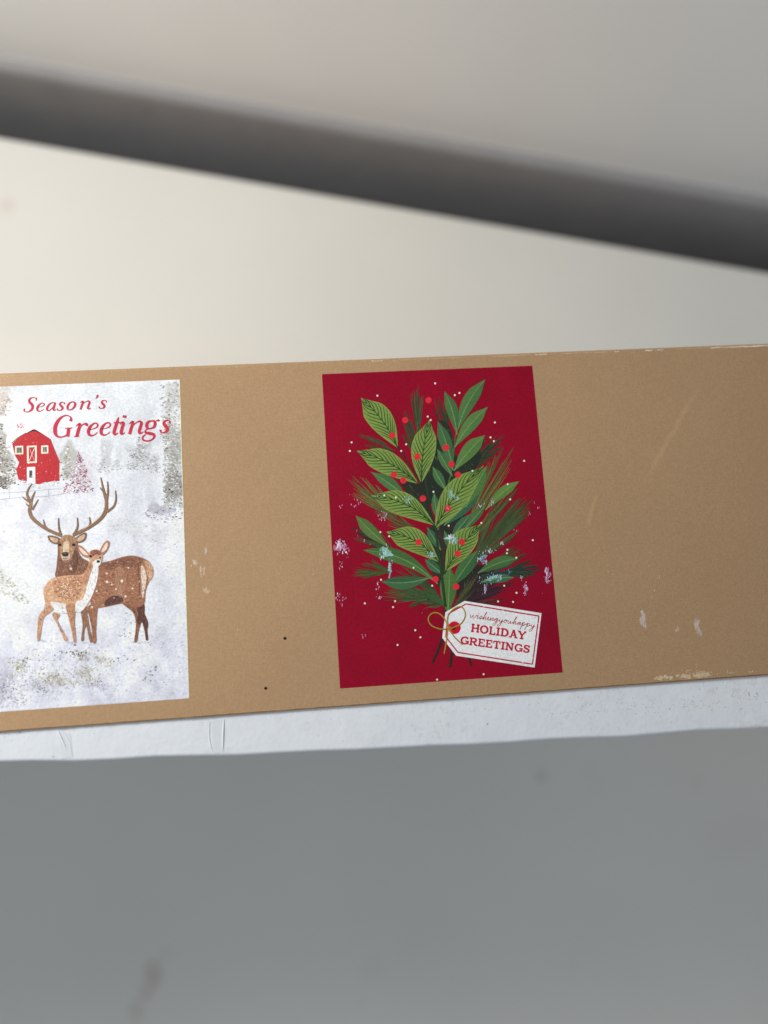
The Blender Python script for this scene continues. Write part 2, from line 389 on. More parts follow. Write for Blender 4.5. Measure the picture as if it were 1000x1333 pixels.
def rrect(x0, x1, z0, z1, radii, n=7):
    """rounded rectangle in (x, z), radii: bl, br, tr, tl"""
    P = []
    for (cx, cz, sx, sz, a0, r) in ((x0, z0, 1, 1, 180, radii[0]), (x1, z0, -1, 1, 270, radii[1]), (x1, z1, -1, -1, 0, radii[2]), (x0, z1, 1, -1, 90, radii[3])):
        for i in range(n):
            a = math.radians(a0 + 90 * i / (n - 1))
            P.append((cx + sx * r + r * math.cos(a), cz + sz * r + r * math.sin(a)))
    return P
def lid_mesh():
    rings = []
    def ring(ins, y, r): return [(x, y, z) for x, z in rrect(XL + ins, XR - ins, ins, H - ins, r)]
    big = (.001, .001, .0048, .001)
    q = .0004
    rings.append(ring(TH, YT - TH, (.0004, .0004, .0040, .0004)))            # inside, at the closed end
    rings.append(ring(TH, YB, (.0004, .0004, .0040, .0004)))                 # inside, at the rim
    rings.append(ring(.0001, YB, big))
    rings.append(ring(0, YB + .0001, big))
    for i in range(5):
        a = math.pi / 2 * i / 4
        rings.append(ring(q * (1 - math.cos(a)), YT - q + q * math.sin(a), big))
    k = len(rings[0]); v = [p for r in rings for p in r]; f = []
    for j in range(len(rings) - 1):
        for i in range(k):
            f.append((j * k + i, j * k + (i + 1) % k, (j + 1) * k + (i + 1) % k, (j + 1) * k + i))
    f.append(tuple(range(k))); f.append(tuple(range((len(rings) - 1) * k, len(rings) * k)))
    o = mesh_obj('lid', v, f, KRAFT, box)
    bm = bmesh.new(); bm.from_mesh(o.data); bmesh.ops.recalc_face_normals(bm, faces=bm.faces)
    for e in bm.edges: e.smooth = len(e.link_faces) == 2 and e.calc_face_angle(0) < .5
    for fc in bm.faces: fc.smooth = len(fc.verts) == 4
    bm.to_mesh(o.data); bm.free()
    return o
lid = lid_mesh(); lid['label'] = 'tan kraft lid with fine printed screen, rubbed edges and a slanting crease'

def tray_mat():
    t = NT('white_board')
    flat = t.vmath('MULTIPLY', t.obj, (1, 1, .05)).outputs[0]
    c = t.mix(t.ramp(t.noise(70, 4, .6, flat), .3, .7), (.85, .87, .90), (.80, .83, .87))
    c = t.mix(t.math('MULTIPLY', t.ramp(t.noise(420, 4, .65, flat), .45, .7), .30), c, (.74, .76, .79))
    sep = t.n('ShaderNodeSeparateXYZ'); t.put(sep.inputs[0], t.obj)
    dirt = t.math('MULTIPLY', t.ramp(t.noise(700, 5, .7, flat), .53, .68), t.ramp(t.noise(45, 3, .5, flat), .46, .62))
    c = t.mix(t.math('MULTIPLY', dirt, .25), c, (.42, .37, .28))
    t.bump(t.noise(160, 3, .5, flat), .2, .0008)
    t.bump(t.noise(1400, 3, .6, flat), .2, .0002)
    return t.done(c, .55, .3)
WHITE = tray_mat()
ZT = H - TH - .0001                                         # upper side of the tray
qa, qb, qc = np.polyfit([-.05785, -.00241, .0573], [-.03362, -.03585, -.03712], 2)
def tray_edge(x): return min(qa * x * x + qb * x + qc, -.0322)
def tray_mesh():
    r = .0006; zb = TH + .0004; th = .0012
    def prof(yb):
        P = [(.012, ZT)]
        for i in range(6):
            a = math.pi / 2 * i / 5; P.append((yb + r - r * math.sin(a), ZT - r + r * math.cos(a)))
        for i in range(6):
            a = math.pi / 2 * i / 5; P.append((yb + r - r * math.cos(a), zb + r - r * math.sin(a)))
        P.append((.012, zb)); P.append((.012, zb + th)); P.append((yb + th, zb + th)); P.append((yb + th, ZT - th)); P.append((.012, ZT - th))
        return P
    n = 48; v = []; f = []
    x0, x1 = XL + TH + .002, XR - TH - .0012
    for i in range(n + 1):
        x = x0 + (x1 - x0) * i / n
        wob = .00010 * math.sin(x * 310) + .00006 * math.sin(x * 830 + 1)
        v += [(x, y, z) for y, z in prof(tray_edge(x) + wob)]
    k = len(prof(0))
    for i in range(n):
        for j in range(k):
            f.append((i * k + j, i * k + (j + 1) % k, (i + 1) * k + (j + 1) % k, (i + 1) * k + j))
    f.append(tuple(range(k))); f.append(tuple(range(n * k, n * k + k)))
    # end walls
    for xa, xb in ((x0, x0 + th), (x1 - th, x1)):
        b = len(v); ye = tray_edge(xa) + th + .0001
        v += [(x, y, z) for x in (xa + .0001, xb - .0001) for y, z in ((ye, zb + th + .0001), (.0118, zb + th + .0001), (.0118, ZT - th - .0001), (ye, ZT - th - .0001))]
        f += [(b, b + 1, b + 2, b + 3), (b + 4, b + 5, b + 6, b + 7)] + [(b + i, b + (i + 1) % 4, b + 4 + (i + 1) % 4, b + 4 + i) for i in range(4)]
    o = mesh_obj('tray', v, f, WHITE, box)
    bm = bmesh.new(); bm.from_mesh(o.data); bmesh.ops.recalc_face_normals(bm, faces=bm.faces)
    for e in bm.edges: e.smooth = len(e.link_faces) == 2 and e.calc_face_angle(0) < .6
    for fc in bm.faces: fc.smooth = True
    bm.to_mesh(o.data); bm.free()
    return o
tray = tray_mesh(); tray['label'] = 'white board tray edge, scuffed, with two taped creases'

# ---------------------------------------------------------------- left print: stag and fawn in the snow
GL = 1.24; GR = 1.50; GK = 1.3
a = Art(gain=GL, seed=5)
p0 = F(233.5, 494); p1 = F(246, 909); cx0, cx1 = p0[0] - .0343, (p0[0] + p1[0]) / 2
cyt, cyb = p0[1], p1[1]
rs = np.random.RandomState(4)
def fbm(nx, ny, cells, octs=4):
    out = np.zeros((ny, nx)); amp = 1; tot = 0
    for o_ in range(octs):
        c = cells * 2 ** o_; g = rs.rand(c + 2, c + 2)
        xs = np.linspace(0, c, nx); ys = np.linspace(0, c, ny)
        xi = xs.astype(int); yi = ys.astype(int); fx = xs - xi; fy = (ys - yi)[:, None]
        fx = fx * fx * (3 - 2 * fx); fy = fy * fy * (3 - 2 * fy)
        q = g[yi][:, xi] * (1 - fx) * (1 - fy) + g[yi][:, xi + 1] * fx * (1 - fy) + g[yi + 1][:, xi] * (1 - fx) * fy + g[yi + 1][:, xi + 1] * fx * fy
        out += amp * q; tot += amp; amp *= .6
    return out / tot
NX, NY = 200, 290
n1 = fbm(NX, NY, 5, 6); n2 = fbm(NX, NY, 14, 5); n3 = fbm(NX, NY, 30, 3)
def project(x, y, z):
    q = Matrix(RC) @ (Vector((x, y, z)) - CAM); return 500 + FPX * q.x / -q.z, 666.5 - FPX * q.y / -q.z
c4 = [np.array(project(x, y, H)) for x, y in ((cx0, cyt), (cx1, cyt), (cx0, cyb), (cx1, cyb))]
gu = np.linspace(0, 1, NX)[None, :]; gv = np.linspace(0, 1, NY)[:, None]
GX = c4[0][0] * (1 - gu) * (1 - gv) + c4[1][0] * gu * (1 - gv) + c4[2][0] * (1 - gu) * gv + c4[3][0] * gu * gv
GY = c4[0][1] * (1 - gu) * (1 - gv) + c4[1][1] * gu * (1 - gv) + c4[2][1] * (1 - gu) * gv + c4[3][1] * gu * gv
TV = np.repeat(gv, NX, 1)
def sm(x, a_, b_): t_ = np.clip((x - a_) / (b_ - a_), 0, 1); return t_ * t_ * (3 - 2 * t_)
IMG = np.zeros((NY, NX, 3)) + np.array((209, 211, 214.))
IMG += sm(TV, .22, .42)[:, :, None] * np.array((7, 6, 8.)); IMG -= sm(TV, .74, .86)[:, :, None] * np.array((10, 10, 6.))
kk = (n1 - .5) * 34 + (n2 - .5) * 28 + (n3 - .5) * 18
kk = kk * (1 + .5 * sm(TV, .74, .84)); IMG += kk[:, :, None] * np.array((1, 1, .88))
def paint(cx, cy, rx, ry, colr, amt, ragged=.9):
    global IMG
    d = np.sqrt(((GX - cx) / rx) ** 2 + ((GY - cy) / ry) ** 2) + (n2 - .5) * ragged + (n3 - .5) * ragged * 1.3
    m_ = (1 - sm(d, .55, 1.1)) * amt * (.7 + .6 * n3)
    IMG = IMG + (np.array(colr, float) - IMG) * np.clip(m_, 0, 1)[:, :, None]
for q_ in ((222, 520, 13, 34, (182, 182, 178), .75), (226, 600, 14, 62, (156, 155, 149), .85), (219, 560, 9, 30, (166, 165, 158), .7), (227, 636, 14, 26, (130, 127, 122), .85), (234, 610, 7, 20, (196, 197, 199), .7),
           (214, 668, 28, 8, (168, 165, 174), .8), (234, 662, 8, 8, (120, 116, 118), .6), (136, 598, 10, 24, (186, 187, 189), .75), (181, 592, 16, 21, (178, 179, 181), .75), (183, 583, 10, 9, (150, 150, 151), .6), (200, 604, 10, 13, (182, 183, 185), .7),
           (88, 604, 10, 26, (164, 163, 154), .75), (2, 598, 17, 44, (152, 148, 138), .8), (4, 630, 18, 9, (112, 104, 98), .8), (0, 525, 15, 22, (190, 180, 170), .85), (103, 622, 16, 22, (186, 166, 176), .6), (152, 600, 8, 13, (194, 195, 197), .6),
           (12, 766, 24, 13, (188, 188, 172), .7), (0, 752, 14, 12, (180, 180, 162), .6), (205, 700, 30, 12, (198, 199, 202), .5), (170, 690, 40, 8, (202, 203, 204), .5), (20, 690, 30, 6, (200, 201, 206), .5),
           (24, 868, 11, 7, (176, 172, 142), .7), (72, 884, 18, 9, (172, 166, 144), .75), (110, 878, 13, 9, (174, 168, 146), .75), (130, 860, 14, 6, (180, 178, 156), .6), (106, 854, 10, 6, (146, 142, 126), .6), (6, 898, 22, 14, (158, 156, 166), .7), (46, 890, 18, 7, (168, 166, 178), .6), (124, 892, 20, 7, (176, 174, 188), .6), (190, 880, 40, 14, (196, 196, 206), .6), (195, 850, 30, 8, (190, 190, 200), .5),
           (45, 640, 34, 4, (196, 197, 201), .5), (120, 824, 60, 6, (196, 196, 206), .5)):
    paint(*q_[:5], q_[5] * (.35 if q_[1] > 740 else 1.), 1.6 if q_[1] > 740 else .9)
IMG = np.clip(IMG, 60, 238)
v = []; f = []; col = []
for j in range(NY):
    for i in range(NX):
        v.append((cx0 + (cx1 - cx0) * i / (NX - 1), cyt + (cyb - cyt) * j / (NY - 1), H + LAY))
for j in range(NY - 1):
    for i in range(NX - 1):
        f.append((j * NX + i, (j + 1) * NX + i, (j + 1) * NX + i + 1, j * NX + i + 1))
        col.append(tuple(IMG[j, i]))
a.v, a.f, a.c = v, f, col
a.up(2)
a.clip = lambda x, y: x < 232.2 + (y - 494) * .0301 and 504.5 - x * .041 < y < 923 - x * .064
def A5(x, y): return (20 + x / 5., 610 + y / 5.)                 # reading of an enlarged view
def many(L): return [A5(*p) for p in L]
# misty trees
RT = [(209, 498), (236, 496), (238, 560), (241, 662), (212, 656), (213, 600), (209, 560)]
a.specks(RT, 260, [(176, 176, 172), (192, 192, 190), (160, 158, 152)], 1.2, 3.2)
a.up()
for q, n_, cs in (([(214, 545), (237, 540), (241, 660), (212, 655)], 330, [(164, 163, 158), (150, 148, 143), (178, 177, 172)]),
                  ([(214, 610), (240, 612), (241, 656), (213, 655)], 170, [(134, 130, 126), (146, 142, 137)]),
                  ([(211, 520), (222, 520), (222, 600), (211, 590)], 90, [(160, 158, 150), (174, 172, 166)])):
    a.specks(q, n_, cs, .8, 2.2)
a.up(); a.specks(RT, 170, [(228, 228, 228), (214, 214, 214)], .5, 1.3, .04); a.up()
a.specks([(188, 664), (210, 658), (240, 656), (241, 676), (215, 680), (190, 672)], 90, [(150, 146, 160), (172, 170, 182), (120, 116, 128)], .8, 2.2, asp=.45); a.up()
a.specks([(216, 655), (240, 652), (241, 668), (218, 668)], 40, [(222, 222, 228)], .6, 1.5, .04); a.up()
def spruce(x, y0, y1, hw, cols, n, snow=0, r=(.8, 2.0)):
    tri = []
    m_ = 6
    for i in range(m_ + 1): tri.append((x - hw * i / m_ * (1.12 if i % 2 else .86), y0 + (y1 - y0) * i / m_))
    for i in range(m_, 0, -1): tri.append((x + hw * i / m_ * (1.12 if i % 2 else .86), y0 + (y1 - y0) * i / m_))
    a.hairs(tri, n, cols, .35, 5.0, 2.0, .12, .5); a.hairs(tri, n, cols, -.35 + math.pi, 5.0, 2.0, .12, .5)
    a.up()
    if snow: a.specks(tri, snow, [(226, 226, 230), (214, 214, 220)], .8, 2.0, .04, .5); a.up()
spruce(136, 570, 616, 13, [(188, 188, 190), (200, 200, 202), (178, 178, 178)], 34, 22)
spruce(181, 562, 612, 19, [(168, 168, 170), (150, 150, 150), (186, 186, 188)], 60, 40)
spruce(200, 588, 616, 12, [(176, 176, 178), (160, 160, 162)], 26, 14)
a.hairs([(166, 585), (198, 590), (198, 598), (166, 600)], 24, [(128, 126, 128), (148, 146, 148)], .2, 5, 1.2); a.up()
spruce(88, 570, 626, 12, [(160, 158, 146), (142, 140, 128), (178, 176, 168)], 60, 34)
spruce(152, 590, 612, 9, [(196, 196, 198), (184, 184, 186)], 18, 10)
# upper left tree, spruce cut by the card's edge
a.specks([(-16, 508), (6, 508), (15, 522), (10, 540), (-16, 545)], 150, [(190, 180, 170), (176, 164, 152), (204, 198, 192)], 1.2, 3.0); a.up()
LS = [(-16, 560), (2, 552), (6, 575), (12, 585), (17, 598), (22, 608), (20, 622), (25, 632), (8, 640), (-16, 642)]
a.specks(LS, 210, [(150, 146, 134), (120, 114, 102), (172, 168, 160)], 1.2, 2.8); a.up()
a.specks(LS, 120, [(86, 76, 66), (104, 92, 80), (110, 84, 76)], .7, 1.7, asp=.5); a.up()
a.specks(LS, 150, [(226, 226, 228), (210, 210, 212)], .7, 1.8, .04, .5); a.up()
a.specks([(-14, 626), (12, 622), (16, 634), (-14, 640)], 40, [(80, 70, 66), (100, 92, 88)], .8, 1.8, asp=.5); a.up()
# barn
a.blob([(8, 578), (12, 562), (24, 556), (40, 553), (52, 554), (64, 565), (70, 582), (60, 590), (20, 592)], (222, 224, 228)); a.up()
BARN = [(15.8, 577.7), (24, 570), (34, 564), (45, 559.6), (53, 563), (66, 571.5), (70, 583), (77.5, 601), (77.5, 626), (68, 626.5), (58, 628.5), (50.4, 630.5), (33.6, 628), (24, 624), (21, 612), (25, 602), (20, 594), (18, 587)]
a.poly(BARN, (176, 46, 50)); a.up()
a.hairs(BARN, 260, [(182, 44, 48), (166, 40, 48), (190, 58, 58), (154, 38, 48)], 1.5, 5, 1.0, .05, .15); a.up()
a.stroke([(34, 564.5, .8), (40, 561.5, 1.6), (45, 560, 2.2), (52, 563.4, 1.2)], (70, 30, 32)); a.up()
a.stroke([(15, 577, 1.2), (24, 569.5, 1.4), (34, 563.4, 1.0)], (112, 92, 70)); a.up()
a.stroke([(66, 571.5, .7), (70.5, 584, .7), (77.8, 601, .9), (80, 602, .9)], (150, 80, 88)); a.up()
def rect(x0, y0, x1, y1, c, sl=-.04):
    a.poly([(x0, y0), (x1, y0 + sl * (x1 - x0)), (x1 + .012 * (y1 - y0), y1 + sl * (x1 - x0)), (x0 + .012 * (y1 - y0), y1)], c); a.up()
WF = (226, 214, 196)
for (x0, y0, x1, y1) in ((19.6, 580.6, 30.2, 591.6), (53.6, 580, 62.8, 590.6)):
    rect(x0, y0, x1, y1, WF); rect(x0 + 2, y0 + 1.9, x1 - 1.7, y1 - 1.8, (118, 114, 96)); rect(x0 + 3.6, y0 + 2.6, x1 - 3, y1 - 3.2, (88, 86, 74))
    a.stroke([((x0 + x1) / 2, y0 + 2), ((x0 + x1) / 2 + .1, y1 - 2)], (170, 166, 146), .7); a.up()
rect(35, 580.4, 47.8, 603, WF); rect(37.3, 582.4, 45.6, 601, (170, 46, 52))
a.stroke([(38, 600), (45, 583)], (232, 200, 190), .9); a.up(); a.stroke([(38.6, 584), (45, 600)], (214, 150, 146), .8); a.up()
rect(35, 608, 45.8, 630, (222, 222, 226)); rect(35, 608, 45.8, 609.6, WF)
rect(37.9, 612.4, 42.2, 622, (110, 110, 100)); rect(38.6, 613.2, 41.5, 621, (72, 72, 70))
a.poly([(22, 552), (27, 550.6), (31.5, 551.4), (31, 557), (22.4, 557.6)], (222, 206, 208)); a.up()
a.specks([(22, 552), (31, 551), (31, 557), (22, 557.6)], 14, [(186, 110, 116), (160, 64, 74)], .6, 1.5); a.up()
a.specks(BARN, 26, [(228, 170, 168), (222, 148, 146)], .5, 1.0, .05, .9); a.up()
a.specks([(24, 622), (34, 627), (50, 630), (78, 625), (78, 632), (50, 636), (24, 632)], 70, [(216, 218, 222), (188, 188, 192), (206, 208, 214)], .9, 2.4, .05, .5); a.up()
a.specks([(6, 578), (16, 575), (16, 584), (7, 586)], 18, [(224, 224, 226), (170, 166, 156)], .8, 1.8, .05); a.up()
# decorated tree
spruce(103, 585, 642, 20, [(166, 150, 160), (150, 120, 140), (186, 176, 180)], 70, 40)
DT = [(103, 586), (110, 604), (116, 620), (124, 640), (82, 643), (92, 622), (97, 604)]
a.specks(DT, 95, [(146, 70, 104), (164, 84, 112), (122, 64, 96)], .6, 1.5, .12, .8); a.up()
a.specks(DT, 70, [(234, 226, 206), (240, 236, 226)], .6, 1.6, .03, .8); a.up()
a.specks([(82, 638), (90, 622), (84, 646)], 12, [(168, 74, 108)], .8, 1.6); a.up()
a.specks([(100, 590), (106, 590), (108, 602), (98, 603)], 10, [(130, 60, 110)], .8, 1.8); a.up()
# fence, foot marks and drifts
FC = (184, 184, 190)
for L_ in ([(-14, 643), (30, 640), (76, 636)], [(-14, 652), (26, 647.5), (60, 646), (86, 642)]): a.stroke(L_, FC, .9); a.up()
for x in (12, 36, 63): a.stroke([(x, 636.5), (x + .3, 648)], FC, .9); a.up()
FIELD = [(-14, 655), (240, 645), (246, 820), (-14, 830)]
a.specks(FIELD, 260, [(196, 197, 205), (222, 222, 228), (204, 204, 208)], .8, 2.6, .03, .35); a.up()
a.specks([(150, 650), (236, 665), (240, 720), (140, 700)], 60, [(180, 180, 180), (190, 190, 186)], .6, 1.9, .05, .4); a.up()
a.specks([(-14, 738), (8, 744), (22, 762), (38, 784), (30, 790), (10, 775), (-14, 770)], 120, [(186, 186, 168), (196, 196, 182), (170, 170, 150)], .8, 2.4, .06, .5); a.up()
a.specks([(110, 792), (170, 795), (186, 812), (180, 832), (120, 820)], 26, [(160, 158, 162), (140, 136, 140)], .6, 1.5, .1, .5); a.up()
a.stroke([(-10, 806), (8, 818), (32, 834)], (230, 230, 236), 1.0); a.up()
# foreground growth
def Z4(x, y): return (x / 4., 820 + y / 4.)
for L_, n_, cs in (([(60, 170), (130, 150), (130, 215), (70, 225)], 60, [(168, 166, 130), (150, 146, 112), (190, 190, 160)]),
                   ([(225, 235), (300, 220), (360, 280), (300, 300), (235, 290)], 110, [(170, 164, 140), (184, 180, 156), (150, 140, 116)]),
                   ([(400, 215), (480, 195), (485, 265), (420, 270)], 70, [(172, 168, 142), (156, 150, 128), (192, 188, 168)]),
                   ([(480, 130), (570, 150), (560, 185), (500, 170)], 36, [(182, 180, 156), (170, 168, 150)]),
                   ([(400, 120), (450, 110), (450, 165), (400, 160)], 40, [(140, 136, 118), (160, 156, 140)]),
                   ([(-30, 260), (60, 250), (120, 350), (60, 390), (-30, 390)], 90, [(150, 148, 160), (128, 126, 134), (176, 174, 184)]),
                   ([(130, 240), (240, 280), (240, 330), (140, 300)], 50, [(160, 158, 170), (176, 174, 186)]),
                   ([(440, 260), (560, 280), (540, 320), (440, 300)], 36, [(170, 168, 182), (188, 186, 198)])):
    mx_ = sum(p[0] for p in L_) / len(L_); my_ = sum(p[1] for p in L_) / len(L_)
    for g_, k_n, lt in ((1.0, .6, .1), (1.5, .7, .35), (2.1, .5, .55)):
        a.hairs([Z4(mx_ + (p[0] - mx_) * g_, my_ + (p[1] - my_) * g_) for p in L_], int(n_ * k_n), [tuple(c + (212 - c) * lt for c in cc) for cc in cs], -1.0, 4.0, 1.5, .10, 1.1)
    a.up()
GR_ = [Z4(*p) for p in ((-40, 130), (200, 100), (330, 90), (560, 110), (560, 230), (520, 300), (300, 320), (120, 340), (-40, 330))]
a.specks(GR_, 120, [(104, 98, 92), (126, 120, 116), (146, 140, 140), (92, 86, 78)], .5, 1.4, .1, .55); a.up()
a.specks(GR_, 170, [(228, 228, 234), (216, 216, 226)], .8, 2.2, .03, .6); a.up()
for cx, cy, n_ in ((410, 125, 22), (340, 110, 10), (110, 160, 12), (680, 150, 8), (205, 315, 9), (770, 240, 7), (500, 275, 8), (640, 25, 7), (610, 155, 5), (810, 200, 5)):
    for i in range(n_):
        x, y = Z4(cx + a.r.gauss(0, 26), cy + a.r.gauss(0, 11)); a.dot(x, y, a.r.uniform(.5, 1.5), jit((84, 80, 70), .2, a.r), 6, a.r.uniform(.4, .8), a.r.uniform(-.5, .5))
    a.up()
a.specks([(-14, 826), (246, 808), (250, 905), (-14, 922)], 260, [(224, 224, 232), (192, 192, 206), (208, 208, 220)], .8, 2.4, .03, .5); a.up()
a.specks([(120, 838), (244, 830), (246, 902), (130, 908)], 22, [(150, 148, 156), (130, 126, 128)], .5, 1.2, .1, .5); a.up()
a.stroke([(233.8, 495, .8), (240, 700, .8), (246, 908, .8)], (216, 214, 170)); a.up()
# a soft shade printed under the animals
a.up(); CARD_TOP = a.base
card_l_obj = a.build('stag_card_print', lid)
card_l_obj['label'] = 'printed card of a red barn, snowy trees and open snow'

def mixc(p, q, s): return tuple(x + (y - x) * s for x, y in zip(p, q))
a = Art(z=H, gain=GL * 1.18, seed=9); a.base = CARD_TOP; a.grey = .26
def P5(L, c, smooth=True):
    pts = many(L); 
    if smooth: a.blob(pts, c, 4)
    else: a.poly(pts, c)
    a.up(); return cr(pts, 4, True) if smooth else pts
def fur(o, n, cols, ang, ln=4, w=.9, j=.22, sp=.45):
    a.hairs(o, int(n * 1.3), cols, ang, ln * 1.1, w * 1.35, j, sp); a.up()
    a.hairs(o, n // 3, [mixc(c, (236, 206, 168), .30) for c in cols[:2]], ang, ln * .8, w * .9, .12, sp); a.hairs(o, n // 3, [mixc(c, (40, 20, 14), .40) for c in cols[-1:]], ang, ln * .9, w * .9, .12, sp); a.up()
for L_ in ([(140, 1110), (240, 1120), (180, 1135)], [(300, 1120), (420, 1130), (350, 1150)], [(420, 1125), (540, 1140), (470, 1150)], [(760, 1125), (890, 1118), (820, 1145)]):
    a.specks(many(L_), 16, [(170, 170, 182), (186, 186, 196)], .8, 2, .05, .4); a.up()
BR = [(132, 82, 52), (148, 94, 58), (116, 70, 46), (160, 106, 68)]
# stag: far fore leg, hind legs, body
o = P5([(428, 925), (466, 900), (466, 1000), (450, 1060), (447, 1116), (428, 1116), (438, 1020)], (128, 84, 56)); fur(o, 30, BR, 1.6)
o = P5([(452, 960), (470, 950), (486, 1040), (502, 1110), (498, 1132), (486, 1128), (470, 1060)], (136, 92, 62)); fur(o, 20, BR, 1.4)
o = P5([(790, 870), (836, 850), (838, 930), (864, 1000), (860, 1060), (866, 1112), (850, 1116), (842, 1060), (822, 990), (796, 940)], (92, 54, 42)); fur(o, 50, [(84, 48, 40), (104, 62, 46), (74, 42, 36)], 1.3)
o = P5([(690, 868), (800, 850), (836, 880), (838, 950), (818, 1010), (802, 1070), (794, 1126), (774, 1126), (782, 1060), (784, 1000), (764, 935)], (130, 78, 50)); fur(o, 90, [(124, 72, 48), (142, 88, 56), (104, 60, 44)], 1.2)
o = P5([(790, 880), (836, 870), (840, 950), (816, 1010), (792, 1000), (800, 940)], (88, 52, 42)); fur(o, 24, [(80, 46, 38), (100, 60, 46)], 1.4)
SB = P5([(500, 690), (540, 622), (620, 600), (700, 574), (765, 566), (825, 580), (870, 606), (896, 650), (896, 700), (872, 735), (850, 795), (838, 880), (780, 905), (700, 880), (610, 896), (530, 908), (490, 890)], (146, 90, 56))
fur(SB, 420, [(138, 84, 52), (154, 98, 62), (124, 74, 48), (164, 108, 70)], .25, 5, 1.0)
o = P5([(560, 625), (640, 598), (760, 572), (830, 590), (800, 640), (700, 640), (600, 660)], (128, 76, 50)); fur(o, 110, [(122, 72, 48), (138, 84, 56), (110, 64, 44)], .1)
o = P5([(650, 660), (690, 640), (720, 700), (715, 800), (690, 850), (655, 800)], (158, 104, 70)); fur(o, 50, [(164, 110, 74), (150, 98, 64)], 1.4)
o = P5([(590, 856), (640, 828), (694, 836), (698, 868), (630, 888), (585, 892)], (88, 54, 46)); fur(o, 44, [(78, 46, 42), (100, 62, 50)], .1)
o = P5([(822, 630), (840, 650), (854, 700), (848, 760), (832, 840), (824, 820), (822, 740), (818, 670)], (208, 182, 156)); fur(o, 40, [(220, 200, 178), (184, 146, 114)], 1.5)
o = P5([(846, 600), (880, 620), (898, 655), (894, 705), (868, 736), (860, 690), (848, 640)], (184, 132, 92)); fur(o, 40, [(176, 122, 84), (196, 148, 108)], 1.3)
a.stroke([(*A5(800, 620), .8), (*A5(806, 720), 1.3), (*A5(812, 850), .9)], (96, 58, 44)); a.up()
o = P5([(468, 900), (532, 880), (530, 980), (526, 1060), (527, 1128), (504, 1132), (498, 1050), (480, 960)], (146, 92, 58)); fur(o, 60, BR, 1.55)
# neck and chest
NK = P5([(288, 470), (276, 560), (268, 640), (262, 706), (330, 712), (440, 704), (490, 660), (520, 640), (470, 600), (430, 575), (404, 520), (398, 470)], (128, 80, 54))
fur(NK, 190, [(120, 74, 50), (138, 88, 60), (104, 64, 46)], 1.3, 5)
a.specks(NK, 34, [(176, 130, 96), (160, 112, 80)], .5, 1.0, .05, .9); a.up()
o = P5([(380, 520), (408, 560), (404, 640), (380, 680), (372, 600)], (104, 64, 46)); fur(o, 24, [(96, 58, 42)], 1.5)
# antlers
AC = (134, 96, 62); AD = (96, 66, 46)
def antler(L, c=AC):
    a.stroke([(*A5(x, y), (w_ + 3.5) / 5.) for x, y, w_ in L], AD); a.up()
    a.stroke([(*A5(x - 1.2, y - 1.2), w_ / 5.) for x, y, w_ in L], c); a.up()
antler([(302, 436, 18), (240, 412, 18), (170, 372, 19), (112, 322, 20), (92, 272, 18), (100, 232, 15), (84, 190, 14), (76, 160, 10), (90, 124, 6), (110, 98, 2)])
antler([(100, 236, 12), (108, 200, 10), (118, 172, 8), (130, 148, 2)])
antler([(108, 268, 12), (128, 238, 8), (150, 200, 2)]); antler([(98, 250, 9), (78, 236, 6), (70, 228, 2)]); antler([(88, 214, 10), (66, 200, 8), (46, 184, 2)])
antler([(226, 404, 12), (196, 378, 9), (183, 332, 3)]); antler([(296, 430, 13), (284, 384, 9), (281, 322, 3)])
antler([(374, 434, 18), (430, 408, 18), (490, 376, 18), (550, 330, 20), (586, 280, 21), (592, 214, 18), (578, 156, 13), (566, 104, 8), (556, 58, 3)])
antler([(594, 210, 13), (603, 150, 9), (600, 84, 3)]); antler([(596, 282, 13), (640, 246, 11), (655, 200, 8), (652, 144, 3)])
antler([(572, 150, 8), (552, 124, 3)]); antler([(384, 424, 13), (405, 380, 9), (404, 320, 3)]); antler([(470, 396, 12), (487, 360, 9), (483, 316, 3)])
for L_ in ([(230, 400), (160, 358), (108, 306)], [(440, 398), (540, 328), (580, 262), (584, 200)], [(96, 262), (106, 220)]):
    a.stroke([(*A5(x, y), .9) for x, y in L_], (176, 134, 90)); a.up()
    a.stroke([(*A5(x + 5, y + 5), .6) for x, y in L_], (104, 72, 48)); a.up()
# head
for L_, inn in (([(288, 452), (240, 436), (210, 440), (226, 476), (262, 492), (288, 484)], [(278, 460), (244, 448), (222, 448), (240, 472), (268, 482)]), ([(384, 458), (440, 420), (464, 422), (456, 464), (420, 484), (392, 478)], [(398, 460), (438, 432), (454, 432), (444, 460), (414, 474)])):
    P5(L_, (118, 80, 54)); o = P5(inn, (186, 152, 116)); fur(o, 12, [(150, 112, 80), (200, 170, 136)], -.4, 3, .7)
HD = P5([(288, 478), (304, 442), (348, 430), (386, 448), (398, 482), (388, 520), (372, 566), (350, 604), (318, 606), (298, 572), (286, 520)], (160, 114, 74))
fur(HD, 110, [(154, 108, 70), (170, 126, 84), (138, 94, 60)], 1.5, 4, .8)
o = P5([(318, 480), (346, 478), (352, 530), (340, 545), (314, 545), (310, 530)], (196, 166, 124)); fur(o, 20, [(206, 178, 138), (184, 150, 108)], 1.5, 3, .7)
o = P5([(302, 555), (350, 552), (356, 580), (336, 602), (316, 600), (300, 580)], (190, 160, 128))
a.dot(*A5(326, 558), 4.6, (52, 42, 40), 14, 3.2); a.up(); a.dot(*A5(322, 552), 1.8, (98, 86, 80), 8, .8); a.up()
a.stroke([(*A5(308, 582), .6), (*A5(326, 588), 1.1), (*A5(346, 580), .6)], (66, 50, 44)); a.up()
a.stroke([(*A5(316, 598), 1.0), (*A5(330, 602), 1.4), (*A5(346, 594), 1.0)], (96, 66, 50)); a.up()
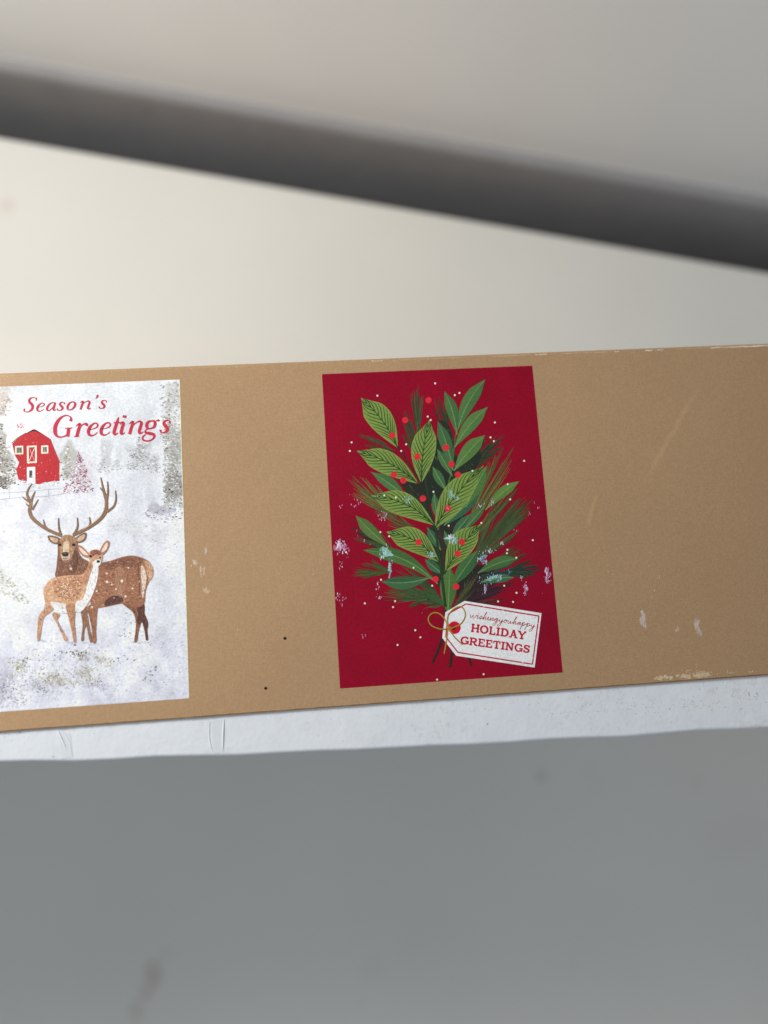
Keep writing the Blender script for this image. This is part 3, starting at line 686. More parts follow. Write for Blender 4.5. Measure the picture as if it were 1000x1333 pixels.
for x in (290, 381): a.dot(*A5(x, 497), 2.6, (46, 34, 30), 10, 1.9); a.up(); a.stroke([(*A5(x - 12, 486), .6), (*A5(x, 482), .9), (*A5(x + 12, 486), .6)], (92, 64, 46)); a.up()
# snow on the stag
for i in range(34):
    while True:
        x, y = a.r.uniform(500, 860), a.r.uniform(590, 900)
        if inside(SB, *A5(x, y)): break
    a.dot(*A5(x, y), a.r.uniform(.4, 1.0), (198, 156, 118), 7)
for x, y, r in ((598, 738, 2.0), (694, 732, 2.3), (718, 832, 1.9), (655, 785, 1.5), (596, 684, 1.5), (736, 646, 1.4), (628, 756, 1.4), (530, 798, 1.5), (763, 780, 1.6), (362, 652, 1.9), (500, 902, 1.6)): a.dot(*A5(x, y), r * .85, (222, 192, 160), 9)
a.up()
# fawn
FB = [(196, 140, 92), (178, 118, 72), (210, 162, 116)]
for L_ in ([(248, 936), (292, 950), (276, 986), (312, 1060), (342, 1112), (334, 1122), (318, 1116), (282, 1030), (244, 964)],
           [(198, 880), (250, 900), (236, 930), (192, 962), (176, 1010), (160, 1110), (142, 1112), (150, 970), (186, 916)]):
    o = P5(L_, (182, 130, 90)); fur(o, 46, [(172, 120, 80), (194, 144, 104), (152, 102, 68)], 1.4)
FW = P5([(184, 810), (194, 764), (240, 716), (330, 696), (430, 690), (466, 652), (488, 600), (540, 632), (536, 720), (512, 800), (482, 868), (436, 926), (390, 938), (330, 944), (276, 936), (236, 896), (200, 886)], (196, 142, 96))
fur(FW, 260, FB, .3, 5, 1.0)
o = P5([(240, 740), (330, 708), (430, 700), (440, 760), (420, 840), (350, 862), (270, 830)], (182, 122, 78)); fur(o, 160, [(168, 106, 66), (190, 132, 88), (152, 92, 56)], .4, 4.5, 1.1)
o = P5([(230, 868), (290, 876), (340, 890), (352, 930), (310, 944), (264, 926)], (234, 222, 212)); fur(o, 40, [(240, 232, 226), (214, 194, 176)], .4, 4, 1.0)
o = P5([(494, 640), (538, 634), (534, 720), (508, 806), (478, 868), (430, 930), (394, 930), (396, 870), (440, 850), (466, 770), (468, 700)], (238, 230, 224)); fur(o, 90, [(244, 240, 238), (228, 214, 204), (236, 226, 218)], 1.2, 5, 1.0)
o = P5([(462, 660), (490, 604), (512, 620), (492, 680), (466, 760), (440, 730)], (178, 118, 76)); fur(o, 44, [(166, 106, 66), (188, 130, 88)], 1.1, 5)
for i in range(110):
    x, y = a.r.gauss(330, 70), a.r.gauss(778, 44)
    if inside(FW, *A5(x, y)) and x < 450: a.dot(*A5(x, y), a.r.uniform(.4, 1.0), jit((222, 186, 146), .08, a.r), 7)
a.up()
o = P5([(330, 890), (388, 884), (386, 1000), (396, 1122), (380, 1126), (366, 1050), (344, 960)], (174, 116, 74)); fur(o, 56, [(164, 106, 66), (188, 134, 92), (144, 92, 58)], 1.55)
a.dot(*A5(388, 1148), 1.5, (90, 72, 64), 8, 1.0); a.up()
for L_, inn in (([(482, 560), (436, 508), (406, 498), (414, 538), (444, 572), (482, 580)], [(474, 560), (436, 522), (416, 512), (424, 536), (450, 562)]), ([(546, 548), (572, 492), (600, 468), (614, 490), (596, 536), (566, 564)], [(560, 544), (580, 500), (598, 482), (602, 500), (588, 532)])):
    P5(L_, (160, 104, 70)); P5(inn, (214, 180, 152))
FH = P5([(478, 566), (490, 536), (530, 526), (560, 548), (568, 580), (556, 618), (530, 640), (504, 626), (484, 600)], (190, 136, 92)); fur(FH, 46, [(180, 124, 82), (200, 150, 108)], 1.2, 3, .8)
o = P5([(490, 540), (530, 527), (558, 546), (552, 566), (524, 560), (506, 570)], (140, 72, 46)); fur(o, 22, [(128, 62, 40), (150, 84, 54)], .2, 3, .8)
P5([(504, 610), (540, 590), (556, 600), (552, 626), (530, 640), (510, 632)], (234, 216, 198))
a.dot(*A5(541, 605), 2.4, (52, 40, 38), 10, 1.9); a.up(); a.dot(*A5(491, 571), 2.3, (50, 36, 32), 10, 1.8, .4); a.up(); a.dot(*A5(553, 580), 1.3, (60, 42, 38), 8); a.up()
deer_obj = a.build('stag_and_fawn_print', lid)
deer_obj['label'] = 'printed brown stag with tall antlers standing behind a spotted fawn'

# red italic greeting
a = Art(gain=GL, seed=2); a.base = CARD_TOP
RD = (184, 50, 68)
def word_at(txt, xs, x0, y0, slope, size, col, slant, thick=1., wide=1.2):
    l = math.hypot(1, slope)
    for ch, x in zip(txt, xs):
        write(a, ch, ITAL, x, y0 + slope * (x - x0), 1 / l, slope / l, size, wide * {'G': .86, 'n': 1.12, 'r': 1.06}.get(ch, 1.), col, slant, thick); a.up()
Q = lambda L, off=0: [20 + (x + off) / 4.762 for x in L]
word_at("Season's", Q([48, 124, 186, 254, 312, 392, 474, 514]), 29, 536.6, -.045, 11.0, RD, .18, 1.36, 1.28)
word_at("Greetings", Q([222, 364, 438, 516, 592, 636, 692, 788, 892]), 74, 569.3, -.042, 16.6, RD, .18, 1.34, 1.12)
o = a.build('greeting_lettering', lid); o['label'] = "red italic words Season's Greetings"

# ---------------------------------------------------------------- middle print: evergreen sprig on red
a = Art(gain=GR, seed=21)
RQ = [(419, 487), (693, 476), (733, 876), (443, 896)]
REDC = (124, 3, 30)
ra = F(419, 487); rb = F(733, 876)
gx, gy = 36, 50
cs = [F(*p) for p in RQ]
rx0, rx1 = (cs[0][0] + cs[3][0]) / 2, (cs[1][0] + cs[2][0]) / 2; ry0, ry1 = (cs[0][1] + cs[1][1]) / 2, (cs[2][1] + cs[3][1]) / 2
v = [(rx0 + (rx1 - rx0) * i / gx, ry0 + (ry1 - ry0) * j / gy, H + LAY) for j in range(gy + 1) for i in range(gx + 1)]
a.v = v; a.f = [(j * (gx + 1) + i, (j + 1) * (gx + 1) + i, (j + 1) * (gx + 1) + i + 1, j * (gx + 1) + i + 1) for j in range(gy) for i in range(gx)]
nr = fbm(gx, gy, 4, 3)
a.c = [tuple(np.array(REDC) * (1 + (nr[j, i] - .5) * .10)) for j in range(gy) for i in range(gx)]
o = a.build('red_card_print', lid); o['label'] = 'deep red printed card with white dots'

a = Art(gain=GR, seed=22); a.grey = .10
def mixc(p, q, s): return tuple(x + (y - x) * s for x, y in zip(p, q))
def leaf(tip, base, wl, wr, col, bend=0, pk=.45, rib=None, veins=None, vn=9, edge=None, n=18):
    tx, ty = tip; bx, by = base; L = math.hypot(bx - tx, by - ty); dx, dy = (bx - tx) / L, (by - ty) / L; nx, ny = -dy, dx
    def mid(s):
        b = bend * math.sin(math.pi * s); return (tx + dx * L * s + nx * b, ty + dy * L * s + ny * b)
    e = math.log(.5) / math.log(pk)
    def hw(s):
        if not 0 < s < 1: return 0.
        return (math.sin(math.pi * (s ** e)) ** .95) * min(1., .35 + 2.6 * s) ** .9
    def side(s, k, w): m_ = mid(s); return (m_[0] + nx * k * w * hw(s), m_[1] + ny * k * w * hw(s))
    S_ = [i / n for i in range(n + 1)]
    def outline(g): return [side(s, 1, wl * g) for s in S_] + [side(s, -1, wr * g) for s in reversed(S_[1:-1])]
    if edge: a.poly(outline(1.0), edge); a.up(); a.poly(outline(.88), col); a.up()
    else: a.poly(outline(1.0), col); a.up()
    if not veins:
        # one half of a smooth leaf is printed a little lighter
        a.poly([side(s, 1, wl * .96) for s in S_] + [mid(s) for s in reversed(S_[1:-1])], mixc(col, (120, 150, 80), .12)); a.up()
    if veins:
        for i in range(vn):
            s0 = .13 + .82 * i / (vn - 1)
            for k, w_ in ((1, wl), (-1, wr)):
                s1 = max(.03, s0 - .25 - .06 * (i / vn))
                m0 = mid(s0); m1 = side(s1, k, w_ * .93); mm = side((s0 * .45 + s1 * .55), k, w_ * .5)
                a.stroke([(m0[0], m0[1], 1.35), (mm[0], mm[1], 1.1), (m1[0], m1[1], .5)], veins, n=3)
        a.up()
    if rib:
        a.stroke([(*mid(.04), .5), (*mid(.3), 1.0), (*mid(.65), 1.3), (*mid(1.0), 1.5)], rib, n=4); a.up()
def needles(tips, base, col, per=3, w=1.5, spread=3.0, curve=2.0, back=.75, stem=True):
    bx, by = base
    if stem:
        t_ = tips[len(tips) // 2]; a.stroke([(t_[0], t_[1], .5), ((t_[0] + bx) / 2, (t_[1] + by) / 2, 1.0), (bx, by, 1.6)], mixc(col, (20, 24, 18), .4)); a.up()
    per = int(per * 1.6 + .5); col = mixc(col, (74, 96, 50), .22)
    for tx, ty in tips:
        for i in range(per):
            ex, ey = tx + a.r.gauss(0, spread), ty + a.r.gauss(0, spread)
            s = back * a.r.uniform(.55, 1.3); s = min(s, 1.0)
            sx, sy = ex + (bx - ex) * s + a.r.gauss(0, 1.2), ey + (by - ey) * s + a.r.gauss(0, 1.2)
            mx, my = (ex + sx) / 2 + a.r.gauss(0, curve * .5), (ey + sy) / 2 + a.r.gauss(0, curve * .5)
            a.stroke([(ex, ey, .3), (mx, my, w * .78), (sx, sy, w * .6)], jit(col, .16, a.r), n=4)
        a.up()
DK = (34, 40, 30); BK = (30, 24, 28); OL = (78, 84, 38); DG = (44, 62, 36); TE = (38, 72, 58); PU = (44, 12, 32)
# dark ground behind
needles([(544, 505), (536, 514), (551, 516), (540, 511)], (544, 566), (48, 58, 36), 4, 1.7, 1.6, 1, .85)
needles([(528, 534), (526, 549), (525, 566), (533, 545)], (549, 602), (40, 46, 32), 4, 1.6, 2, 2, .8)
needles([(469, 567), (480, 567), (478, 581), (490, 575)], (513, 588), (54, 50, 32), 3, 1.5, 2, 2, .8)
needles([(569, 519), (577, 524), (568, 532), (583, 530)], (582, 570), (40, 40, 30), 4, 1.6, 1.6, 1, .85)
needles([(633, 568), (648, 568), (657, 568), (653, 582), (644, 593), (640, 578)], (610, 612), DK, 3, 1.8, 2, 2, .85)
for L_, c in (([(556, 590), (574, 572), (600, 598), (626, 588), (622, 606), (604, 640), (584, 650), (560, 656), (546, 632)], (27, 28, 32)),
              ([(516, 618), (534, 622), (556, 640), (558, 668), (546, 672), (534, 650)], (34, 22, 28)),
              ([(572, 548), (586, 556), (592, 590), (582, 600), (570, 580)], (34, 32, 30)),
              ([(572, 660), (600, 662), (612, 700), (590, 720), (576, 706)], (36, 22, 32)),
              ([(556, 690), (576, 694), (588, 750), (576, 768), (562, 744)], (54, 26, 32)),
              ([(600, 740), (630, 736), (648, 752), (622, 780), (596, 790)], (40, 14, 30))):
    c = mixc(c, (42, 60, 36), .4); a.blob(L_, c, 4); a.up()
    a.hairs(cr(L_, 4, True), 26, [(84, 22, 30), (40, 64, 38), (30, 46, 32), (58, 80, 40)], 1.2, 10, 1.3, .1, .5); a.up()
needles([(540, 640), (528, 632), (552, 612), (545, 655)], (560, 672), (34, 28, 28), 4, 1.6, 3, 3, .9)
needles([(600, 590), (610, 584), (618, 580), (606, 596)], (596, 640), (30, 30, 30), 4, 1.6, 2, 2, .9)
needles([(459, 688), (465, 695), (470, 700), (482, 710), (474, 704)], (506, 710), (28, 26, 28), 4, 1.8, 1.6, 1, .8)
needles([(648, 762), (668, 759), (648, 773), (637, 783), (664, 747), (656, 768), (630, 770)], (600, 784), PU, 4, 2.4, 1.6, 2, .9)
needles([(691, 730), (698, 737), (704, 742), (695, 748), (688, 752), (682, 736)], (656, 746), (26, 38, 36), 4, 1.8, 1.5, 1.5, .85)
needles([(668, 741), (660, 746), (652, 744)], (624, 752), (32, 46, 56), 4, 2.2, 2, 1.5, .9)
needles([(457, 623), (464, 632), (473, 623), (461, 643), (481, 659), (489, 632), (470, 638), (476, 650)], (522, 676), OL, 3, 1.5, 2.2, 2, .7)
needles([(490, 665), (500, 668), (516, 672), (508, 680)], (540, 690), (84, 60, 34), 4, 1.6, 3, 2, .9)
needles([(461, 747), (464, 743), (472, 734), (484, 731), (472, 751), (490, 736), (478, 742)], (508, 745), (54, 62, 30), 4, 1.4, 1.8, 1.5, .85)
needles([(668, 583), (656, 584), (665, 598), (661, 609), (650, 627), (647, 593), (636, 602), (658, 600), (640, 640)], (606, 690), OL, 2, 1.7, 1.5, 2, .95)
needles([(688, 652), (678, 649), (686, 661), (671, 652), (651, 653), (674, 675), (664, 684), (642, 663), (680, 656), (660, 668), (668, 664)], (620, 722), (50, 62, 34), 4, 1.7, 2.6, 2, .9)
needles([(640, 690), (652, 690), (636, 700)], (612, 744), (52, 60, 34), 3, 1.6, 3, 2, .95)
needles([(524, 767), (530, 772), (540, 776), (543, 782), (554, 788), (514, 760), (528, 762), (544, 770), (520, 764)], (580, 786), DG, 4, 1.6, 2, 2.5, .8)
needles([(540, 752), (550, 760), (560, 766), (548, 768)], (580, 790), (40, 66, 36), 5, 1.7, 3, 2.5, .9)
needles([(520, 742), (536, 748), (526, 752)], (564, 766), (38, 56, 36), 4, 1.6, 3, 2, .9)
needles([(612, 756), (622, 748), (606, 768), (616, 764)], (588, 796), (60, 52, 32), 4, 1.7, 3, 2, .9)
needles([(500, 778), (508, 772), (518, 780), (530, 790), (504, 766)], (560, 780), (50, 66, 36), 3, 1.4, 2.5, 2, .8)
needles([(462, 700), (470, 690), (476, 680)], (516, 720), (46, 58, 34), 3, 1.4, 2, 2, .8)
needles([(660, 640), (664, 650), (654, 660), (672, 640)], (616, 700), (70, 78, 38), 3, 1.4, 2, 2, .9)
needles([(676, 690), (684, 672), (668, 700), (690, 664)], (618, 730), (56, 66, 36), 3, 1.4, 2, 2, .9)
needles([(640, 790), (654, 780), (628, 792)], (596, 792), (48, 30, 36), 3, 1.6, 2, 2, .9)
needles([(492, 600), (486, 606), (500, 596)], (530, 624), (56, 60, 34), 3, 1.3, 2, 2, .9)
needles([(676, 716), (684, 722), (668, 712)], (634, 744), (50, 64, 40), 3, 1.3, 2, 2, .9)
# stems
ST = (26, 44, 28)
a.stroke([(549, 622, 2.4), (556, 652, 3.2), (566, 690, 4.2), (573, 735, 4.6), (579, 775, 5), (582, 805, 5)], ST); a.up()
a.stroke([(516, 578, 1.6), (530, 600, 1.8), (548, 628, 2.2)], ST); a.up()
a.stroke([(597, 545, 1.2), (592, 575, 1.6), (588, 612, 2.0), (576, 660, 2.2), (570, 690, 2.4)], (58, 92, 44)); a.up()
a.stroke([(604, 665, 1.4), (590, 715, 2.2), (580, 760, 3)], (40, 66, 36)); a.up()
for L_ in ([(578, 826, 4), (571, 845, 3.2), (563, 863, 2.6)], [(590, 836, 4), (588, 852, 3.2), (586, 869, 3)], [(604, 850, 3), (611, 858, 2.8), (613, 867, 2.4)]): a.stroke(L_, (40, 34, 26)); a.up()
# smooth leaves
GB = (62, 98, 50); GT = (46, 84, 58); RB = (104, 138, 78)
SM = [((632, 493.5), (595, 562), 9, 9, GB, 5, .40), ((578.5, 509), (595, 566), 7.5, 7.5, (58, 92, 50), -3, .42), ((635.5, 529.5), (592, 582), 8.5, 8.5, (70, 106, 52), 3, .42),
      ((570, 548), (590, 612), 8.5, 7.5, (54, 90, 52), -2, .40), ((631.5, 566.5), (591, 613), 10, 9, (74, 108, 50), 2, .40), ((569, 584), (589, 620), 5.5, 6, (58, 94, 54), 0, .45),
      ((563, 607), (581, 639), 6, 6, (56, 92, 54), 0, .45), ((482, 614), (528, 647), 7, 8, (60, 96, 52), -2, .5), ((676, 626.5), (632, 664), 6.5, 6.5, (80, 112, 46), 3, .38),
      ((463, 671), (506, 712), 8, 7.5, (72, 98, 44), 1, .40), ((473, 716), (570, 760), 9, 9, (58, 92, 44), -11, .35), ((496, 757), (560, 752), 9, 8, (46, 84, 54), 4, .42),
      ((675, 727), (622, 746), 8, 7, (56, 92, 48), 3, .42), ((670, 752), (626, 758), 5.5, 6, (52, 92, 66), 2, .45), ((553, 728), (577, 748), 6, 6, GT, 0, .45), ((556, 686), (574, 716), 6, 5, GT, 0, .45),
      ((626, 640), (578, 684), 8, 8, GT, 0, .45), ((622, 716), (588, 764), 9, 9, (48, 88, 48), 0, .45), ((586, 738), (583, 800), 12, 10, (66, 96, 44), 0, .40), ((634, 606), (606, 660), 8, 8, (68, 104, 48), 0, .42), ((614, 668), (588, 700), 7, 6, GT, 0, .5),
      ((565, 640), (569, 676), 5, 5, (54, 92, 56), 0, .5), ((634, 656), (604, 690), 5, 5, (58, 92, 50), 0, .5), ((578, 690), (590, 720), 5, 5, (52, 86, 50), 0, .5)]
for tip, base, wl, wr, c, bend, pk in SM: leaf(tip, base, wl, wr, c, bend, pk, rib=mixc(c, RB, .75))
# big veined leaves
VG = (108, 132, 54); VD = (46, 70, 32); VE = (116, 134, 58)
for tip, base, wl, wr, bend, pk in (((470, 518), (518, 583), 17, 15, -5, .42), ((464.5, 587), (545, 630), 16, 14, -6, .42), ((559.5, 546), (548.5, 629), 16, 16, 3, .45),
                                   ((483, 645), (566, 684), 17, 14, -9, .42), ((503, 692.5), (572, 732), 16, 15, -9, .40), ((630, 606), (566, 688), 17, 17, 5, .50), ((626, 682), (580, 744), 17, 15, 3, .46)):
    leaf(tip, base, wl, wr, VG, bend, pk, rib=(40, 64, 32), veins=VD, vn=10, edge=VE, n=22)
a.stroke([(566, 684, 2.2), (570, 712, 3.0), (574, 740, 3.4), (580, 790, 3.6)], (30, 58, 30)); a.up()
# berries
for x, y in ((558, 521), (527.5, 547), (510.6, 567), (543.5, 594.5), (580.6, 582.6), (588, 604.4), (596, 618), (512.8, 618), (525, 625.5), (550.6, 649), (583, 662), (545, 706), (601.4, 705.5), (596, 721), (567, 754), (594, 763.8)):
    a.dot(x, y, 4.2, (196, 2, 30), 16); a.up()
# white dots
U3 = lambda L, oy: [(420 + x / 3.125, oy + y / 3.125) for x, y in L]
for x, y in U3([(458, 91), (223, 141), (538, 139), (557, 130), (428, 226), (440, 240), (118, 331), (111, 366), (340, 339), (320, 366), (701, 250), (683, 311), (697, 326), (820, 406), (610, 447), (753, 501), (251, 547), (298, 555), (451, 532), (763, 563), (646, 659), (513, 670)], 470) + \
            U3([(235, 71), (271, 88), (96, 153), (370, 216), (446, 289), (238, 265), (752, 143), (750, 157), (788, 175), (855, 104), (739, 289), (789, 318), (775, 355), (714, 353), (172, 361), (295, 352), (287, 376), (377, 470), (398, 499), (305, 530), (655, 649), (466, 671)], 670):
    a.dot(x, y, 1.3, (236, 206, 176), 10)
a.up()
o = a.build('evergreen_sprig_print', lid); o['label'] = 'printed evergreen sprig with veined green leaves and red berries'
a.up(); TOPK = a.base

# gift tag drawn on the card
a = Art(gain=GR, seed=23); a.base = TOPK
def Z(x, y): return (540 + x / 5.556, 770 + y / 5.556)
TAG = [Z(*p) for p in ((360, 68), (917, 157), (867, 550), (300, 465), (198, 335), (222, 150))]
a.poly(TAG, (214, 208, 204)); a.up()
INN = [Z(*p) for p in ((370, 90), (898, 178), (851, 526), (313, 441), (224, 328), (243, 162), (370, 90))]
for p, q in zip(INN, INN[1:]): a.stroke([p, q], (160, 28, 44), 1.7); a.up()
a.specks(TAG, 60, [(222, 218, 214), (206, 202, 200)], .6, 1.6, .02); a.up()
a.dot(*Z(287, 262), 8.3, (176, 14, 44), 22); a.up(); a.dot(*Z(282, 264), 2.6, (70, 14, 20), 12); a.up()
GO = (150, 122, 44)
for L_ in ([(245, 265), (190, 272), (122, 246), (97, 200), (120, 160), (165, 155), (208, 188), (245, 255)], [(245, 255), (236, 190), (270, 135), (330, 108), (360, 138), (362, 185), (330, 235), (258, 268)], [(250, 275), (290, 330), (345, 382)], [(238, 275), (228, 360), (212, 450)]):
    a.stroke([(*Z(x + 1.5, y + 3), 1.7) for x, y in L_], (92, 64, 30)); a.up(); a.stroke([(*Z(x, y), 1.35) for x, y in L_], GO); a.up()
a.dot(*Z(250, 268), 2.6, (146, 108, 36), 10); a.up()
o = a.build('gift_tag_print', lid); o['label'] = 'white gift tag print tied with a gold string bow'

a.up(); TAGTOP = a.base
a = Art(gain=GR, seed=24); a.base = TAGTOP
TR = (166, 26, 46)
def line(word, pa, pb, cap, th=1.0):
    (x0, y0), (x1, y1) = Z(*pa), Z(*pb); L = math.hypot(x1 - x0, y1 - y0); dx, dy = (x1 - x0) / L, (y1 - y0) / L
    total = sum(SLABS[c][0] for c in word) - .1
    adv = L / (total * cap)
    write(a, word, SLABS, x0, y0, dx, dy, cap, adv, TR, 0., th, up=(.10, -.995)); a.up(30)
line('HOLIDAY', (404, 290), (796, 348), 10.4, 1.3)
line('GREETINGS', (328, 378), (826, 446), 10.0, 1.3)
# handwriting, one running line: unit = x-height
HW = {'w': (1.25, [(0, .9), (.12, .2), (.3, .05), (.5, .8), (.6, .1), (.85, .05), (1.0, .9), (1.25, .7)]), 'i': (.5, [(0, .7), (.1, .95), (.12, .2), (.28, .05), (.5, .5)]),
      's': (.6, [(0, .5), (.3, 1.0), (.36, .5), (.3, .05), (.05, .1), (.6, .4)]), 'h': (.85, [(0, .4), (.3, 1.9), (.22, 2.2), (.12, 1.6), (.1, .0), (.35, .8), (.5, .8), (.5, .1), (.85, .4)]),
      'n': (.8, [(0, .5), (.1, .9), (.1, .0), (.35, .85), (.5, .8), (.5, .1), (.8, .5)]), 'g': (.8, [(.5, .9), (.15, .9), (.05, .3), (.3, .05), (.5, .8), (.5, -.6), (.3, -1.2), (.05, -.9), (.8, .5)]),
      ' ': (.1, [(0, .5), (.1, .5)]), 'y': (.8, [(0, .8), (.1, .2), (.35, .1), (.5, .9), (.5, -.5), (.3, -1.2), (.0, -.9), (.8, .5)]), 'o': (.75, [(.4, .9), (.1, .8), (.1, .2), (.35, .05), (.5, .5), (.35, .9), (.75, .7)]),
      'u': (.85, [(0, .8), (.08, .2), (.3, .05), (.5, .85), (.5, .1), (.85, .5)]), 'a': (.8, [(.5, .85), (.15, .85), (.05, .3), (.25, .05), (.48, .8), (.5, .1), (.8, .5)]),
      'p': (.85, [(0, .6), (.12, .95), (.05, -1.1), (.15, .6), (.4, .95), (.55, .5), (.35, .05), (.2, .15), (.85, .5)])}
x0, y0 = Z(396, 188); x1, y1 = Z(868, 262); L = math.hypot(x1 - x0, y1 - y0); dx, dy = (x1 - x0) / L, (y1 - y0) / L
txt = 'wishing you happy'; tot = sum(HW[c][0] for c in txt); k = L / tot; xh = 4.6; pen = 0; pts = []
for c in txt:
    w_, P_ = HW[c]
    for x, y in P_:
        u_ = (pen + x + .16 * y) * k; pts.append((x0 + dx * u_ + dy * y * xh, y0 + dy * u_ - dx * y * xh, .62 + .28 * a.r.random()))
    pen += w_
a.stroke(pts, (160, 50, 50), n=4); a.up()
u_ = 1.55 * k; a.dot(x0 + dx * u_ + dy * 7, y0 + dy * u_ - 7, .6, (160, 50, 50), 6)
o = a.build('tag_lettering', lid); o['label'] = 'red words wishing you happy HOLIDAY GREETINGS'

# ---------------------------------------------------------------- wear: rubbed print, flecks, two ink spots, chipped edges
a = Art(gain=GR, seed=31); a.base = TOPK; a.CAP = 400
def scuff(x, y, w_, h_, n, col=(188, 196, 214), r=(.25, .85), ang=1.5):
    for i in range(int(n * .62)):
        px, py = x + a.r.gauss(0, w_ / 2.6), y + a.r.gauss(0, h_ / 2)
        q = a.r.uniform(*r); e = a.r.uniform(1.0, 3.2)
        a.dot(px, py, q * e, jit(col, .12, a.r), 6, q * .7, ang + a.r.uniform(-.35, .35))
def patch(x, y, rx, ry, col, n=13, rag=.55):
    ph = a.r.uniform(0, 6.28)
    a.poly([(x + rx * q_ * math.cos(ph + 6.283 * i / n), y + ry * q_ * math.sin(ph + 6.283 * i / n)) for i, q_ in [(i, a.r.uniform(1 - rag, 1 + rag * .6)) for i in range(n)]], col)
def rub(x, y, rx, ry, col, base, n=7):
    """print rubbed thin: several ragged flakes of paler tone"""
    for i in range(n):
        s = a.r.random(); patch(x + a.r.gauss(0, rx * .45), y + a.r.gauss(0, ry * .45), rx * a.r.uniform(.2, .55), ry * a.r.uniform(.2, .55), mixc(base, col, .35 + .5 * s))
    a.up()
RB_ = (122, 6, 32); GB_ = (60, 92, 50)
for x, y, rx, ry, c, bs, n in ((441, 711, 7, 8, (196, 184, 208), RB_, 12), (451, 714, 5, 5, (190, 140, 170), RB_, 6), (503, 719, 10, 7, (150, 186, 180), GB_, 12), (507, 741, 3, 8, (160, 190, 194), GB_, 7), (712, 748, 3, 10, (186, 170, 200), RB_, 9), (684, 768, 3, 8, (186, 170, 200), RB_, 7),
                        (585, 699, 6, 5, (180, 198, 214), GB_, 8), (593, 703, 5, 4, (140, 180, 180), GB_, 6), (640, 752, 9, 4, (150, 186, 184), GB_, 8), (626, 727, 7, 7, (130, 160, 170), (60, 40, 50), 7), (588, 643, 6, 8, (110, 150, 120), (90, 116, 52), 6), (530, 650, 8, 4, (110, 150, 120), (90, 116, 52), 5), (562, 723, 7, 4, (130, 166, 150), GB_, 5), (632, 765, 3, 6, (150, 130, 170), (50, 20, 36), 5), (500, 672, 6, 5, (150, 120, 120), (100, 40, 40), 5)):
    rub(x, y, rx, ry, c, bs, n)
BL = (148, 178, 190); LV = (190, 176, 204); PK = (196, 120, 158)
for x, y, w_, h_, n, c in ((445, 713, 9, 10, 46, LV), (440, 710, 4, 5, 30, (214, 208, 226)), (452, 716, 6, 8, 16, PK), (443, 735, 4, 10, 12, LV), (441, 775, 4, 10, 14, LV), (447, 785, 5, 8, 10, PK), (442, 660, 5, 6, 8, PK), (462, 650, 10, 8, 16, PK),
                       (502, 720, 9, 9, 46, BL), (507, 742, 5, 9, 30, BL), (498, 724, 8, 6, 20, (170, 196, 204)), (492, 768, 4, 14, 14, LV), (494, 778, 4, 4, 8, LV), (500, 672, 8, 6, 18, BL), (530, 650, 9, 5, 22, BL), (588, 643, 7, 10, 26, BL), (595, 650, 5, 4, 12, BL),
                       (585, 699, 6, 6, 34, (190, 206, 222)), (592, 703, 5, 4, 20, BL), (562, 722, 8, 5, 22, BL), (557, 727, 4, 5, 10, BL), (628, 726, 9, 9, 34, BL), (640, 718, 10, 6, 18, LV), (655, 708, 7, 4, 14, LV), (626, 660, 6, 6, 16, LV), (640, 654, 6, 4, 10, LV), (672, 690, 8, 4, 5, PK),
                       (690, 668, 4, 4, 9, PK), (702, 662, 4, 3, 8, PK), (695, 658, 2, 4, 4, PK), (712, 748, 4, 9, 34, LV), (714, 757, 5, 6, 14, LV), (684, 768, 4, 9, 26, LV), (679, 752, 3, 5, 12, BL), (640, 752, 6, 6, 26, BL), (650, 752, 5, 5, 18, BL), (632, 768, 5, 8, 14, LV), (624, 754, 3, 6, 10, LV), (474, 828, 5, 2, 6, PK), (664, 744, 5, 4, 14, (70, 120, 150)),
                       (583, 661, 3, 3, 6, PK), (490, 645, 5, 3, 5, LV), (548, 800, 5, 3, 3, PK), (470, 700, 14, 20, 8, PK), (700, 800, 14, 30, 7, PK)):
    scuff(x, y, w_, h_, n, c)
a.up()
o = a.build('print_scuffs', lid); o['label'] = 'pale rubbed specks across the red card'

a = Art(gain=GK, seed=32); a.CAP = 400
KS = (196, 180, 168)
for x, y, w_, h_, n, c in ((267, 718, 4, 6, 14, KS), (253, 733, 4, 5, 18, KS), (262, 742, 3, 8, 14, KS), (269, 769, 7, 5, 14, KS), (309, 820, 2, 3, 6, (214, 190, 150)), (409, 750, 3, 16, 9, (200, 170, 120)), (354, 725, 6, 6, 6, (196, 160, 110)),
                       (837, 806, 4, 9, 52, (182, 170, 168)), (839, 812, 3, 5, 30, (190, 180, 180)), (882, 819, 3, 4, 18, (190, 170, 150)), (907, 814, 3, 9, 40, (186, 174, 170)), (909, 824, 4, 6, 22, (176, 160, 150)), (897, 832, 6, 6, 14, (160, 132, 104)), (843, 733, 4, 4, 8, (190, 160, 120)), (857, 752, 3, 3, 8, (196, 170, 140)), (850, 772, 7, 6, 9, (186, 150, 104)), (795, 748, 6, 4, 8, (186, 150, 104)), (880, 795, 10, 8, 8, (170, 140, 104)),
                       (903, 722, 3, 2, 3, (190, 170, 140)), (735, 690, 6, 6, 6, (180, 150, 110)), (770, 560, 30, 40, 10, (168, 134, 92)), (330, 600, 50, 60, 16, (176, 142, 98)), (340, 830, 40, 40, 14, (176, 142, 98)), (822, 690, 60, 60, 18, (164, 130, 90))):
    scuff(x, y, w_, h_, n, c, (.3, .8))
a.up()
KB_ = (150, 120, 86)
